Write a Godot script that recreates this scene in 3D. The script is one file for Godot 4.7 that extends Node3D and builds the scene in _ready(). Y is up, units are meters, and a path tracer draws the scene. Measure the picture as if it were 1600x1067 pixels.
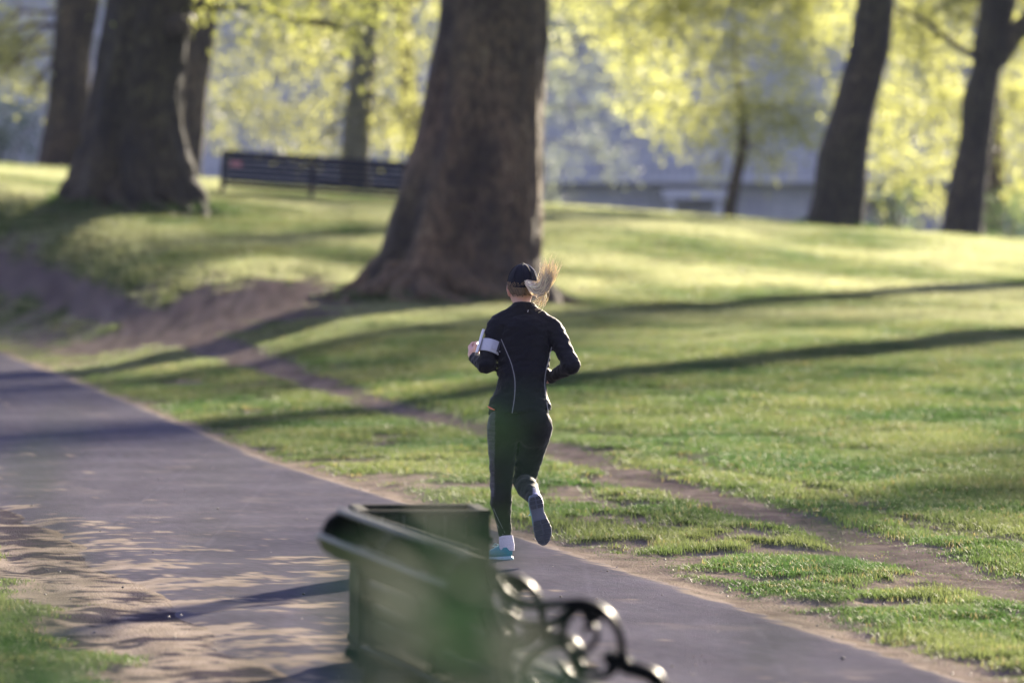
extends Node3D

# ------------------------------------------------------------------ terrain
const RISE := [[0.0, 0.0], [36.0, 0.0], [50.0, 0.08], [60.0, 0.2], [85.0, 0.78], [100.0, 1.5], [115.0, 2.2], [130.0, 2.42], [145.0, 2.5], [158.0, 2.42], [172.0, 2.0], [205.0, 0.4], [230.0, 0.0], [900.0, 0.0]]
const EDGE := [[0.0, 5.8], [15.0, 3.2], [23.1, 1.82], [28.4, 0.96], [33.0, 0.19], [45.0, -1.92], [60.0, -4.0], [85.6, -7.7], [105.0, -13.0], [150.0, -34.0], [900.0, -450.0]]
const TRAIL := [[0.0, 7.6], [20.0, 3.95], [28.7, 2.58], [31.2, 2.28], [34.4, 1.93], [37.75, 1.49], [41.7, 0.94], [46.45, 0.37], [50.95, -0.29], [56.2, -1.14], [65.8, -2.44], [76.2, -3.86], [86.0, -5.32], [94.6, -7.45], [101.0, -9.1], [120.0, -15.0], [900.0, -300.0]]
const PATH_WIDTH := 3.05
var broad := FastNoiseLite.new()
var fine := FastNoiseLite.new()
var rng := RandomNumberGenerator.new()

func table(t: Array, d: float) -> float:
	for i in t.size() - 1:
		if d <= t[i + 1][0]:
			return lerpf(t[i][1], t[i + 1][1], (d - t[i][0]) / (t[i + 1][0] - t[i][0]))
	return t[-1][1]

func rise(d: float) -> float:
	var n: int = RISE.size()
	for i in n - 1:
		if d <= RISE[i + 1][0]:
			var h: float = RISE[i + 1][0] - RISE[i][0]
			var u: float = (d - RISE[i][0]) / h
			var m := [0.0, 0.0]
			for e in 2:
				var k: int = i + e
				if k > 0 and k < n - 1:
					var a: float = (RISE[k][1] - RISE[k - 1][1]) / (RISE[k][0] - RISE[k - 1][0])
					var b: float = (RISE[k + 1][1] - RISE[k][1]) / (RISE[k + 1][0] - RISE[k][0])
					m[e] = 0.0 if a * b <= 0.0 else 2.0 * a * b / (a + b)
			var u2 := u * u
			var u3 := u2 * u
			return (2 * u3 - 3 * u2 + 1) * RISE[i][1] + (u3 - 2 * u2 + u) * h * m[0] + (-2 * u3 + 3 * u2) * RISE[i + 1][1] + (u3 - u2) * h * m[1]
	return 0.0

func ground(x: float, d: float) -> float:
	if d < 36.0:
		return 0.0
	var tilt := -0.075 * clampf(x, -16, 16) * smoothstep(70, 112, d) * (1.0 - smoothstep(175, 230, d))
	return (rise(d) + tilt) * smoothstep(0.3, 5.0, x - table(EDGE, d))

# how much grass grows there (0 bare .. 1 lawn) and how sandy the bare soil is
func cover(x: float, d: float) -> Vector2:
	var t := x - table(EDGE, d)
	var n := fine.get_noise_2d(x * 1.0, d * 0.55)
	var n2 := fine.get_noise_2d(x * 3.1 + 40.0, d * 1.3 - 17.0)
	var b := broad.get_noise_2d(x, d * 0.6)
	if t < -PATH_WIDTH:
		var out := -PATH_WIDTH - t
		return Vector2(smoothstep(0.0, 0.35, out - 0.28 + n * 0.45 + n2 * 0.2), 0.9)
	if t < 0.0:
		return Vector2(0.0, 0.9)
	var tr := x - table(TRAIL, d)
	var wide := 0.22 + 0.14 * smoothstep(60, 80, d)
	var bare := 1.0 - smoothstep(wide, wide + 0.14, absf(tr) + n * 0.14 + n2 * 0.08)
	var e := Vector2((x + 4.15) / 2.7, (d - 84.5) / 6.0).length() + n * 0.5 + n2 * 0.25
	bare = maxf(bare, 1.0 - smoothstep(0.7, 1.05, e))
	var e2 := Vector2((x + 7.6) / 3.0, (d - 80.0) / 12.0).length() + n * 0.6
	bare = maxf(bare, 0.75 * (1.0 - smoothstep(0.6, 1.1, e2)))
	if tr < 0.0:
		bare = maxf(bare, 1.0 - smoothstep(0.05, 0.3, t + n * 0.25 + n2 * 0.12 - 0.1 * smoothstep(45, 30, d)))
		var worn := lerpf(0.2, 0.05, smoothstep(34, 56, d)) - absf(tr + 1.3) * 0.1
		bare = maxf(bare, smoothstep(0.0, 0.16, n * 0.85 + n2 * 0.45 + b * 0.5 + worn - 0.14))
	else:
		var track := 1.0 - smoothstep(0.05, 0.2, absf(tr - 0.85 - b * 0.3) + n * 0.2)
		bare = maxf(bare, 0.7 * track * smoothstep(56, 44, d))
		bare = maxf(bare, 0.8 * smoothstep(0.3, 0.5, n + n2 * 0.5 + 0.16 * (1.0 - smoothstep(0.3, 1.6, tr)) - 0.14))
	var sandy := clampf(0.62 - t * 0.22 + n2 * 0.4, 0.0, 1.0)
	return Vector2(1.0 - bare, sandy)

func relief(x: float, d: float, g: float) -> float:
	var t := x - table(EDGE, d)
	var away := smoothstep(0.0, 0.2, maxf(t, -PATH_WIDTH - t))
	return away * (0.03 * g + 0.035 * broad.get_noise_2d(x * 1.6 + 9.0, d * 0.9) + 0.016 * fine.get_noise_2d(x * 2.4, d * 1.4) - 0.012)

# ------------------------------------------------------------------ mesh building
class Shape:
	var v := PackedVector3Array()
	var c := PackedColorArray()
	var uv := PackedVector2Array()
	var f := PackedInt32Array()

	func point(p: Vector3, tint := Color.WHITE, at := Vector2.ZERO) -> int:
		v.append(p)
		c.append(tint)
		uv.append(at)
		return v.size() - 1

	func tri(a: int, b: int, d: int) -> void:
		f.append(a)
		f.append(b)
		f.append(d)

	func flat_quad(a: Vector3, b: Vector3, d: Vector3, e: Vector3, tint := Color.WHITE) -> void:   # clockwise from the front
		var i := point(a, tint)
		point(b, tint)
		point(d, tint)
		point(e, tint)
		tri(i, i + 1, i + 2)
		tri(i, i + 2, i + 3)

	# an even or tapering tube along points; wide and thick are its half sizes, up fixes the thick axis
	func tube(p: Array, wide: Array, thick: Array, sides := 8, up := Vector3.ZERO, tint := Color.WHITE, caps := true) -> void:
		var first := v.size()
		var n := p.size()
		var side := Vector3.ZERO
		for i in n:
			var t: Vector3 = (p[mini(i + 1, n - 1)] - p[maxi(i - 1, 0)]).normalized()
			if up != Vector3.ZERO:
				side = up.cross(t).normalized()
			elif i == 0:
				side = (Vector3.RIGHT if absf(t.x) < 0.8 else Vector3.FORWARD).cross(t).normalized()
			else:
				side = (side - t * side.dot(t)).normalized()
			var other := t.cross(side).normalized()
			for j in sides:
				var a := TAU * j / sides
				point(p[i] + side * cos(a) * wide[i] + other * sin(a) * thick[i], tint, Vector2(float(j) / sides, float(i) / n))
		for i in n - 1:
			for j in sides:
				var a := first + i * sides + j
				var b := first + i * sides + (j + 1) % sides
				tri(a, a + sides, b)
				tri(b, a + sides, b + sides)
		if caps:
			for e in [0, n - 1]:
				var m := point(p[e], tint)
				for j in sides:
					var a: int = first + e * sides + j
					var b: int = first + e * sides + (j + 1) % sides
					var a2 := point(v[a], tint)
					var b2 := point(v[b], tint)
					if e == 0:
						tri(m, a2, b2)
					else:
						tri(m, b2, a2)

	# a straight bar of chamfered rectangular section
	func beam(a: Vector3, b: Vector3, w: float, h: float, up := Vector3.UP, ch := 0.006, tint := Color.WHITE) -> void:
		var t := (b - a).normalized()
		var s := t.cross(up).normalized()
		var u := s.cross(t).normalized()
		var x := w * 0.5
		var y := h * 0.5
		var k := minf(ch, minf(x, y) * 0.6)
		var ring := [Vector2(x, -y + k), Vector2(x, y - k), Vector2(x - k, y), Vector2(-x + k, y), Vector2(-x, y - k), Vector2(-x, -y + k), Vector2(-x + k, -y), Vector2(x - k, -y)]
		for i in 8:
			var q: Vector2 = ring[i]
			var r: Vector2 = ring[(i + 1) % 8]
			var q3 := s * q.x + u * q.y
			var r3 := s * r.x + u * r.y
			flat_quad(a + q3, a + r3, b + r3, b + q3, tint)
		for e in 2:
			var c0 := a if e == 0 else b
			var m := point(c0, tint)
			for i in 8:
				var q: Vector2 = ring[i]
				var r: Vector2 = ring[(i + 1) % 8]
				var i1 := point(c0 + s * q.x + u * q.y, tint)
				var i2 := point(c0 + s * r.x + u * r.y, tint)
				if e == 0:
					tri(m, i2, i1)
				else:
					tri(m, i1, i2)

	func box(lo: Vector3, hi: Vector3, ch := 0.0) -> void:
		var z := (lo.z + hi.z) * 0.5
		var y := (lo.y + hi.y) * 0.5
		beam(Vector3(lo.x, y, z), Vector3(hi.x, y, z), hi.z - lo.z, hi.y - lo.y, Vector3.UP, ch if ch > 0 else 0.002)

	func normals() -> PackedVector3Array:
		var n := PackedVector3Array()
		n.resize(v.size())
		for k in range(0, f.size(), 3):
			var a := f[k]
			var b := f[k + 1]
			var d := f[k + 2]
			var m := (v[d] - v[a]).cross(v[b] - v[a])
			n[a] += m
			n[b] += m
			n[d] += m
		for k in n.size():
			n[k] = n[k].normalized() if n[k].length_squared() > 1e-20 else Vector3.UP
		return n

	func mesh() -> ArrayMesh:
		var a := []
		a.resize(Mesh.ARRAY_MAX)
		a[Mesh.ARRAY_VERTEX] = v
		a[Mesh.ARRAY_NORMAL] = normals()
		a[Mesh.ARRAY_COLOR] = c
		a[Mesh.ARRAY_TEX_UV] = uv
		a[Mesh.ARRAY_INDEX] = f
		var m := ArrayMesh.new()
		m.add_surface_from_arrays(Mesh.PRIMITIVE_TRIANGLES, a)
		return m

var used := {}
func numbered(called: String, parent: Node) -> String:
	if parent != self:
		return called
	used[called] = used.get(called, -1) + 1
	return called if used[called] == 0 else "%s_%03d" % [called, used[called]]

func put(called: String, m: Mesh, mat: Material, parent: Node = self) -> MeshInstance3D:
	var o := MeshInstance3D.new()
	o.name = numbered(called, parent)
	o.mesh = m
	o.material_override = mat
	parent.add_child(o, true)
	return o

func thing(called: String, label: String, category: String, at: Vector3, turn := 0.0, group := "") -> Node3D:
	var o := Node3D.new()
	o.name = numbered(called, self)
	add_child(o)
	o.position = at
	o.rotation.y = turn
	tag(o, label, category, group)
	return o

func tag(o: Node, label: String, category: String, group := "") -> void:
	o.set_meta("label", label)
	o.set_meta("category", category)
	if group != "":
		o.set_meta("group", group)

func scatter(called: String, m: Mesh, mat: Material, at: Array, tint: PackedColorArray, parent: Node = self) -> MultiMeshInstance3D:
	var mm := MultiMesh.new()
	mm.transform_format = MultiMesh.TRANSFORM_3D
	mm.use_colors = true
	mm.mesh = m
	mm.instance_count = at.size()
	for i in at.size():
		mm.set_instance_transform(i, at[i])
		mm.set_instance_color(i, tint[i])
	var o := MultiMeshInstance3D.new()
	o.name = numbered(called, parent)
	o.multimesh = mm
	o.material_override = mat
	o.set_meta("kind", "stuff")
	parent.add_child(o, true)
	return o

# ------------------------------------------------------------------ materials
func noise_tex(freq: float, seed_value: int, ramp: Array, size := 512, octaves := 5, kind := FastNoiseLite.TYPE_SIMPLEX_SMOOTH) -> NoiseTexture2D:
	var n := FastNoiseLite.new()
	n.noise_type = kind
	n.frequency = freq
	n.seed = seed_value
	n.fractal_octaves = octaves
	var t := NoiseTexture2D.new()
	t.width = size
	t.height = size
	t.seamless = true
	t.noise = n
	if not ramp.is_empty():
		var g := Gradient.new()
		g.offsets = PackedFloat32Array(ramp.map(func(r): return r[0]))
		g.colors = PackedColorArray(ramp.map(func(r): return Color(r[1], r[2], r[3]).linear_to_srgb()))
		t.color_ramp = g
	return t

func paint(r: float, g: float, b: float, rough := 0.8, metal := 0.0) -> StandardMaterial3D:
	var m := StandardMaterial3D.new()
	m.albedo_color = Color(r, g, b).linear_to_srgb()
	m.roughness = rough
	m.metallic = metal
	return m

func mapped(color: Texture2D, bump: Texture2D, depth: float, scale: float, rough: float, vertex := false) -> StandardMaterial3D:
	var m := StandardMaterial3D.new()
	m.albedo_texture = color
	m.roughness = rough
	m.uv1_triplanar = true
	m.uv1_world_triplanar = true
	m.uv1_scale = Vector3.ONE * scale
	m.vertex_color_use_as_albedo = vertex
	if bump:
		m.heightmap_enabled = true
		m.heightmap_texture = bump
		m.heightmap_scale = depth
	return m

func leaf_paint(rough: float, glow: Color) -> StandardMaterial3D:
	var m := StandardMaterial3D.new()
	m.vertex_color_use_as_albedo = true
	m.roughness = rough
	m.backlight_enabled = true
	m.backlight = glow.linear_to_srgb()
	m.cull_mode = BaseMaterial3D.CULL_DISABLED
	return m

# ------------------------------------------------------------------ trees
var spray_mesh: ArrayMesh
var leaf_mat: StandardMaterial3D

func make_spray(count: int, spread: float, long: float) -> ArrayMesh:
	var s := Shape.new()
	for i in count:
		var p := Vector3(rng.randfn(), rng.randfn() * 0.7, rng.randfn()) * spread * 0.5
		var a := Vector3(rng.randfn(), rng.randfn() - 0.5, rng.randfn()).normalized()
		var b := a.cross(Vector3(rng.randfn(), rng.randfn(), rng.randfn())).normalized()
		var n := a.cross(b)
		var l := long * rng.randf_range(0.6, 1.2)
		var tint := Color(1, 1, 1) * rng.randf_range(0.75, 1.15)
		var i0 := s.point(p, tint)
		s.point(p + a * l * 0.5 + b * l * 0.38 + n * l * 0.08, tint)
		s.point(p + a * l, tint)
		s.point(p + a * l * 0.5 - b * l * 0.38 + n * l * 0.08, tint)
		s.tri(i0, i0 + 1, i0 + 2)
		s.tri(i0, i0 + 2, i0 + 3)
	return s.mesh()

func row_at(rows: Array, h: float) -> Vector2:
	for i in rows.size() - 1:
		if h <= rows[i + 1][0]:
			var u: float = clampf((h - rows[i][0]) / (rows[i + 1][0] - rows[i][0]), 0, 1)
			return Vector2(lerpf(rows[i][1], rows[i + 1][1], u), lerpf(rows[i][2], rows[i + 1][2], u))
	return Vector2(rows[-1][1], rows[-1][2])

# rows: height, sideways offset, radius. clumps: x, y, half width, half height in metres from the tree's foot. dense: sprays per square metre
func tree(label: String, x: float, d: float, rows: Array, bark: Material, top: float, crown_from: float, crown_top: float, spread: float, sprays: int, clumps: Array, dense: float, tint: Color, lobes: float, seed_value: int, sides := 36) -> Node3D:
	rng.seed = seed_value
	var y0 := ground(x, d)
	var o := thing("tree", label, "tree", Vector3(x, y0, -d), 0.0, "park trees in spring leaf")
	var last: Array = rows[-1]
	var full := rows.duplicate()
	var before: Array = rows[-2]
	var lean: float = (last[1] - before[1]) / (last[0] - before[0])
	if top > last[0]:
		full.append([top, last[1] + lean * (top - last[0]) * 0.6, last[2] * 0.75])
	var s := Shape.new()
	var hs := []
	var h := -0.35
	while h < top:
		hs.append(h)
		h += 0.07 if h < 1.6 else 0.16 if h < 7.0 else 0.6
	hs.append(top)
	for k in hs.size():
		var r := row_at(full, hs[k])
		for j in sides:
			var a := TAU * j / sides
			var dir := Vector3(cos(a), 0, -sin(a))
			var q := dir * r.y
			var flare := exp(-maxf(hs[k], 0.0) / 0.75)
			var waver := 0.5 * fine.get_noise_2d(hs[k] * 0.5 + seed_value, 3.0)
			var w := 1.0 + lobes * (0.05 * flare + 0.012) * sin(a * 9.0 + seed_value * 2.0)
			w -= lobes * (0.2 * exp(-maxf(hs[k], 0.0) / 1.3) + 0.03) * pow(absf(sin(a * 3.5 + seed_value + waver)), 3.0) * absf(sin(a))
			w += 0.05 * fine.get_noise_3d(q.x * 1.3 + seed_value, hs[k] * 0.7, q.z * 1.3) + 0.06 * lobes * fine.get_noise_3d(q.x * 5.0 + seed_value, hs[k] * 0.9, q.z * 5.0) + 0.012 * fine.get_noise_3d(q.x * 14.0, hs[k] * 9.0, q.z * 14.0)
			var mottle := 0.66 + 0.7 * broad.get_noise_3d(q.x * 2.2 + seed_value, hs[k] * 1.1, q.z * 2.2) + 0.55 * fine.get_noise_3d(q.x * 2.6 + seed_value, hs[k] * 0.8, q.z * 2.6)
			var shade := Color(1.0, 0.97, 0.93).lerp(Color(0.8, 0.95, 0.72), clampf(0.5 + 2.0 * broad.get_noise_3d(q.x + 50.0, hs[k] * 0.6 + seed_value, q.z), 0, 1) * 0.7)
			s.point(Vector3(r.x, hs[k], 0) + q * w, shade * clampf(mottle, 0.2, 1.0), Vector2(float(j) / sides * 4.0, hs[k] * 0.5))
	for k in hs.size() - 1:
		for j in sides:
			var a := k * sides + j
			var b := k * sides + (j + 1) % sides
			s.tri(a, a + sides, b)
			s.tri(b, a + sides, b + sides)
	put("trunk", s.mesh(), bark, o)
	if lobes > 0.9:
		var foot := row_at(rows, 0.0)
		for i in 9:
			var a := PI + PI * (i + 0.5 + rng.randf_range(-0.3, 0.3)) / 9.0
			var out := Vector3(cos(a), 0, -sin(a))
			var reach := foot.y * rng.randf_range(1.15, 1.4) * (1.0 + (0.25 if out.x > 0 else -0.02) * absf(out.x))
			var rt := Shape.new()
			var pts := []
			var wide := []
			for k in 7:
				var u := k / 6.0
				var p := out.rotated(Vector3.UP, 0.25 * sin(u * 4.0 + i)) * lerpf(foot.y * 0.6, reach, u)
				p.y = ground(x + p.x, d - p.z) - y0 + 0.5 * pow(1.0 - u, 2.0) - 0.05
				pts.append(p)
				wide.append(lerpf(0.2, 0.07, u) * foot.y * 0.7)
			rt.tube(pts, wide, wide, 9, Vector3.ZERO, Color(0.7, 0.68, 0.62))
			put("root", rt.mesh(), bark, o)
	var head := row_at(full, top)
	var crown: Array = []
	var colors := PackedColorArray()
	var ends := []
	for i in 7:
		var a := TAU * (i + rng.randf() * 0.7) / 7.0
		var low := lerpf(crown_from + 1.0, crown_top - 1.5, (i % 4) / 3.0)
		var reach := spread * rng.randf_range(0.65, 1.0)
		var start := Vector3(head.x, top - 0.15 - rng.randf() * 0.6, 0)
		var end := Vector3(head.x + cos(a) * reach, low, sin(a) * reach)
		var mid := start.lerp(end, 0.45) + Vector3(0, (crown_top - top) * 0.14, 0)
		var l := Shape.new()
		var pts := []
		var rad := []
		for k in 9:
			var u := k / 8.0
			pts.append(start.lerp(mid, u).lerp(mid.lerp(end, u), u) + Vector3(rng.randfn(), rng.randfn(), rng.randfn()) * 0.03 * spread * u)
			rad.append(lerpf(head.y * 0.55, 0.03, pow(u, 0.7)))
		l.tube(pts, rad, rad, 8)
		for k in [3, 4, 5, 6, 7, 8]:
			var to: Vector3 = pts[k] + Vector3(rng.randfn(), rng.randfn() * 0.6, rng.randfn()) * spread * 0.22
			l.tube([pts[k], pts[k].lerp(to, 0.5) + Vector3(0, 0.3, 0), to], [rad[k] * 0.6, rad[k] * 0.4, 0.015], [rad[k] * 0.6, rad[k] * 0.4, 0.015], 5)
			ends.append(to)
			ends.append(pts[k])
		put("limb", l.mesh(), bark, o)
	for i in sprays:
		var e: Vector3 = ends[i % ends.size()]
		var p := e + Vector3(rng.randfn(), rng.randfn() * 0.75, rng.randfn()) * spread * 0.15
		if p.y < crown_from:
			continue
		crown.append(Transform3D(Basis.from_euler(Vector3(rng.randf() * 6, rng.randf() * 6, rng.randf() * 6)) * rng.randf_range(0.9, 1.6), p))
		colors.append(tint * rng.randf_range(0.7, 1.25))
	for k in clumps:
		var depth: float = clampf(maxf(k[2], k[3]) * 0.8, 0.3, 1.7)
		var at := Vector3(k[0], k[1], rng.randf_range(-0.5, 0.5) * depth)
		var b := Shape.new()
		var from_h: float = minf(top - 0.3, k[1] + rng.randf_range(0.3, 1.2))
		var from := Vector3(row_at(full, from_h).x, from_h, 0)
		var m2 := from.lerp(at, 0.5) + Vector3(0, 0.25 * from.distance_to(at) * rng.randf_range(0.2, 0.8), 0)
		var pts := []
		for q in 7:
			var u := q / 6.0
			pts.append(from.lerp(m2, u).lerp(m2.lerp(at, u), u) + Vector3(rng.randfn(), rng.randfn(), rng.randfn()) * 0.05)
		var fat := 0.5 if lobes < 0.35 else 1.0
		var rr := [0.06 * fat, 0.055 * fat, 0.05 * fat, 0.042 * fat, 0.034 * fat, 0.024 * fat, 0.012 * fat]
		b.tube(pts, rr, rr, 6)
		for q in 5:
			var to: Vector3 = at + Vector3(rng.randfn() * k[2], rng.randfn() * k[3], rng.randfn() * depth) * 0.6
			b.tube([pts[4], pts[4].lerp(to, 0.5) + Vector3(0, 0.08, 0), to], [0.024 * fat, 0.016 * fat, 0.007], [0.024 * fat, 0.016 * fat, 0.007], 5)
		put("branch", b.mesh(), bark, o)
		var n := int(PI * k[2] * k[3] * dense) + 6
		for i in n:
			var v := Vector3(rng.randfn(), rng.randfn(), rng.randfn())
			v = v.normalized() * pow(rng.randf(), 0.45)
			var p := at + Vector3(v.x * k[2], v.y * k[3], v.z * depth)
			if broad.get_noise_3d(p.x * 7.0 + seed_value, p.y * 7.0, p.z * 7.0) < -0.16:
				continue
			crown.append(Transform3D(Basis.from_euler(Vector3(rng.randf() * 6, rng.randf() * 6, rng.randf() * 6)) * rng.randf_range(0.7, 1.25), p))
			colors.append(tint * rng.randf_range(0.7, 1.3))
	if crown.size():
		scatter("crown", spray_mesh, leaf_mat, crown, colors, o)
	return o

# ------------------------------------------------------------------ bodies from a field of joined, tapering bones
# bones: [from, to, radius, radius, squeeze]; planes cut the field: [point, normal]
func body(bones: Array, cell: float, k: float, planes := [], wobble := 0.0, tint = null) -> Shape:
	var lo := Vector3.ONE * 1e9
	var hi := -lo
	var boxes := []
	for b in bones:
		var sq: Vector3 = b[4] if b.size() > 4 else Vector3.ONE
		var r: float = maxf(b[2], b[3])
		var m := Vector3(r / sq.x, r / sq.y, r / sq.z) + Vector3.ONE * (cell * 3.0 + k * 0.5)
		var l := Vector3(minf(b[0].x, b[1].x), minf(b[0].y, b[1].y), minf(b[0].z, b[1].z)) - m
		var h := Vector3(maxf(b[0].x, b[1].x), maxf(b[0].y, b[1].y), maxf(b[0].z, b[1].z)) + m
		boxes.append([l, h])
		lo = lo.min(l)
		hi = hi.max(h)
	var size := Vector3i(((hi - lo) / cell).ceil()) + Vector3i.ONE * 2
	var w := size.x
	var wh := size.x * size.y
	var field := PackedFloat32Array()
	field.resize(wh * size.z)
	field.fill(9.0)
	for n in bones.size():
		var b: Array = bones[n]
		var sq: Vector3 = b[4] if b.size() > 4 else Vector3.ONE
		var a: Vector3 = b[0] * sq
		var ab: Vector3 = b[1] * sq - a
		var inv := 1.0 / maxf(ab.length_squared(), 1e-9)
		var ra: float = b[2]
		var dr: float = b[3] - ra
		var i0 := Vector3i(((boxes[n][0] - lo) / cell).floor())
		var i1 := Vector3i(((boxes[n][1] - lo) / cell).ceil()).min(size - Vector3i.ONE)
		for z in range(i0.z, i1.z + 1):
			for y in range(i0.y, i1.y + 1):
				var at := z * wh + y * w
				var p := Vector3(0, lo.y + y * cell, lo.z + z * cell)
				for x in range(i0.x, i1.x + 1):
					p.x = lo.x + x * cell
					var q := p * sq - a
					var t := clampf(q.dot(ab) * inv, 0.0, 1.0)
					var dist := (q - ab * t).length() - ra - dr * t
					var was := field[at + x]
					var e := maxf(k - absf(was - dist), 0.0)
					field[at + x] = minf(was, dist) - e * e / (4.0 * k)
	var s := Shape.new()
	for pl in planes:
		for z in size.z:
			for y in size.y:
				for x in size.x:
					var i := z * wh + y * w + x
					if field[i] < 3.0 * cell:
						field[i] = maxf(field[i], (Vector3(lo.x + x * cell, lo.y + y * cell, lo.z + z * cell) - pl[0]).dot(pl[1]))
	if wobble > 0.0:
		for z in size.z:
			for y in size.y:
				for x in size.x:
					var i := z * wh + y * w + x
					if absf(field[i]) < 3.0 * cell:
						field[i] += wobble * (fine.get_noise_3d((lo.x + x * cell) * 16.0, (lo.y + y * cell) * 30.0, (lo.z + z * cell) * 16.0) + 0.5 * fine.get_noise_3d((lo.x + x * cell) * 45.0, (lo.y + y * cell) * 70.0, (lo.z + z * cell) * 45.0))
	var index := PackedInt32Array()
	index.resize(field.size())
	index.fill(-1)
	var off := [0, 1, w, w + 1, wh, wh + 1, wh + w, wh + w + 1]
	var corner := [Vector3(0, 0, 0), Vector3(1, 0, 0), Vector3(0, 1, 0), Vector3(1, 1, 0), Vector3(0, 0, 1), Vector3(1, 0, 1), Vector3(0, 1, 1), Vector3(1, 1, 1)]
	var edges := [[0, 1], [2, 3], [4, 5], [6, 7], [0, 2], [1, 3], [4, 6], [5, 7], [0, 4], [1, 5], [2, 6], [3, 7]]
	var cells := []
	var near := cell * 2.6
	for z in size.z - 1:
		for y in size.y - 1:
			var row := z * wh + y * w
			for x in size.x - 1:
				var i := row + x
				if absf(field[i]) > near:
					continue
				var inside := 0
				for q in off:
					if field[i + q] < 0.0:
						inside += 1
				if inside == 0 or inside == 8:
					continue
				var sum := Vector3.ZERO
				var cnt := 0
				for e in edges:
					var fa := field[i + off[e[0]]]
					var fb := field[i + off[e[1]]]
					if (fa < 0.0) != (fb < 0.0):
						sum += corner[e[0]].lerp(corner[e[1]], fa / (fa - fb))
						cnt += 1
				var p := lo + (Vector3(x, y, z) + sum / cnt) * cell
				index[i] = s.point(p, tint.call(p) if tint != null else Color.WHITE)
				cells.append(i)
	var step := [1, w, wh]
	for i in cells:
		for ax in 3:
			var u: int = step[(ax + 1) % 3]
			var v: int = step[(ax + 2) % 3]
			var f0 := field[i]
			var f1 := field[i + step[ax]]
			if (f0 < 0.0) == (f1 < 0.0) or i - u - v < 0:
				continue
			var a := index[i]
			var b := index[i - u]
			var c := index[i - u - v]
			var e := index[i - v]
			if a < 0 or b < 0 or c < 0 or e < 0:
				continue
			if f0 < 0.0:
				s.tri(a, e, c)
				s.tri(a, c, b)
			else:
				s.tri(a, c, e)
				s.tri(a, b, c)
	return s

func hand(wrist: Vector3, dir: Vector3, palm_n: Vector3, thumb_side: float) -> Array:
	var f := dir.normalized()
	var n := (palm_n - f * palm_n.dot(f)).normalized()
	var s := f.cross(n) * thumb_side
	var out := [[wrist, wrist + f * 0.05, 0.026, 0.027, Vector3.ONE], [wrist + f * 0.04 + s * 0.02, wrist + f * 0.085 + s * 0.025, 0.02, 0.014, Vector3.ONE], [wrist + f * 0.04 - s * 0.02, wrist + f * 0.08 - s * 0.026, 0.02, 0.013, Vector3.ONE]]
	var len := [0.066, 0.074, 0.07, 0.055]
	for i in 4:
		var base := wrist + f * (0.088 - 0.004 * i) + s * (0.03 - 0.02 * i)
		var l: float = len[i]
		var j1 := base + f * l * 0.36 + n * l * 0.28
		var j2 := j1 - f * l * 0.05 + n * l * 0.36
		var j3 := j2 - f * l * 0.26 + n * l * 0.05
		out.append([base, j1, 0.0095, 0.0088, Vector3.ONE])
		out.append([j1, j2, 0.0088, 0.008, Vector3.ONE])
		out.append([j2, j3, 0.008, 0.0072, Vector3.ONE])
	var tb := wrist + f * 0.03 + s * 0.03 + n * 0.008
	var t1 := tb + f * 0.03 + s * 0.016 + n * 0.02
	out.append([tb, t1, 0.012, 0.01, Vector3.ONE])
	out.append([t1, t1 + f * 0.026 - s * 0.012 + n * 0.014, 0.01, 0.008, Vector3.ONE])
	return out

func arc(c: Vector2, r: float, from: float, to: float, n: int) -> Array:
	var out := []
	for i in n + 1:
		var a := deg_to_rad(lerpf(from, to, float(i) / n))
		out.append(c + Vector2(cos(a), sin(a)) * r)
	return out

func smooth_line(p: Array, per := 5) -> Array:
	var out := []
	for i in p.size() - 1:
		var a = p[maxi(i - 1, 0)]
		var d = p[mini(i + 2, p.size() - 1)]
		for k in per:
			out.append(p[i].cubic_interpolate(p[i + 1], a, d, float(k) / per))
	out.append(p[-1])
	return out

# a cast strip that follows a line drawn in the frame's plane
func strip(s: Shape, line: Array, w0: float, w1: float, thick: float) -> void:
	var p := []
	var wide := []
	var th := []
	for i in line.size():
		p.append(Vector3(line[i].x, line[i].y, 0))
		wide.append(lerpf(w0, w1, float(i) / (line.size() - 1)))
		th.append(thick)
	s.tube(p, wide, th, 10, Vector3(0, 0, 1))

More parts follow.
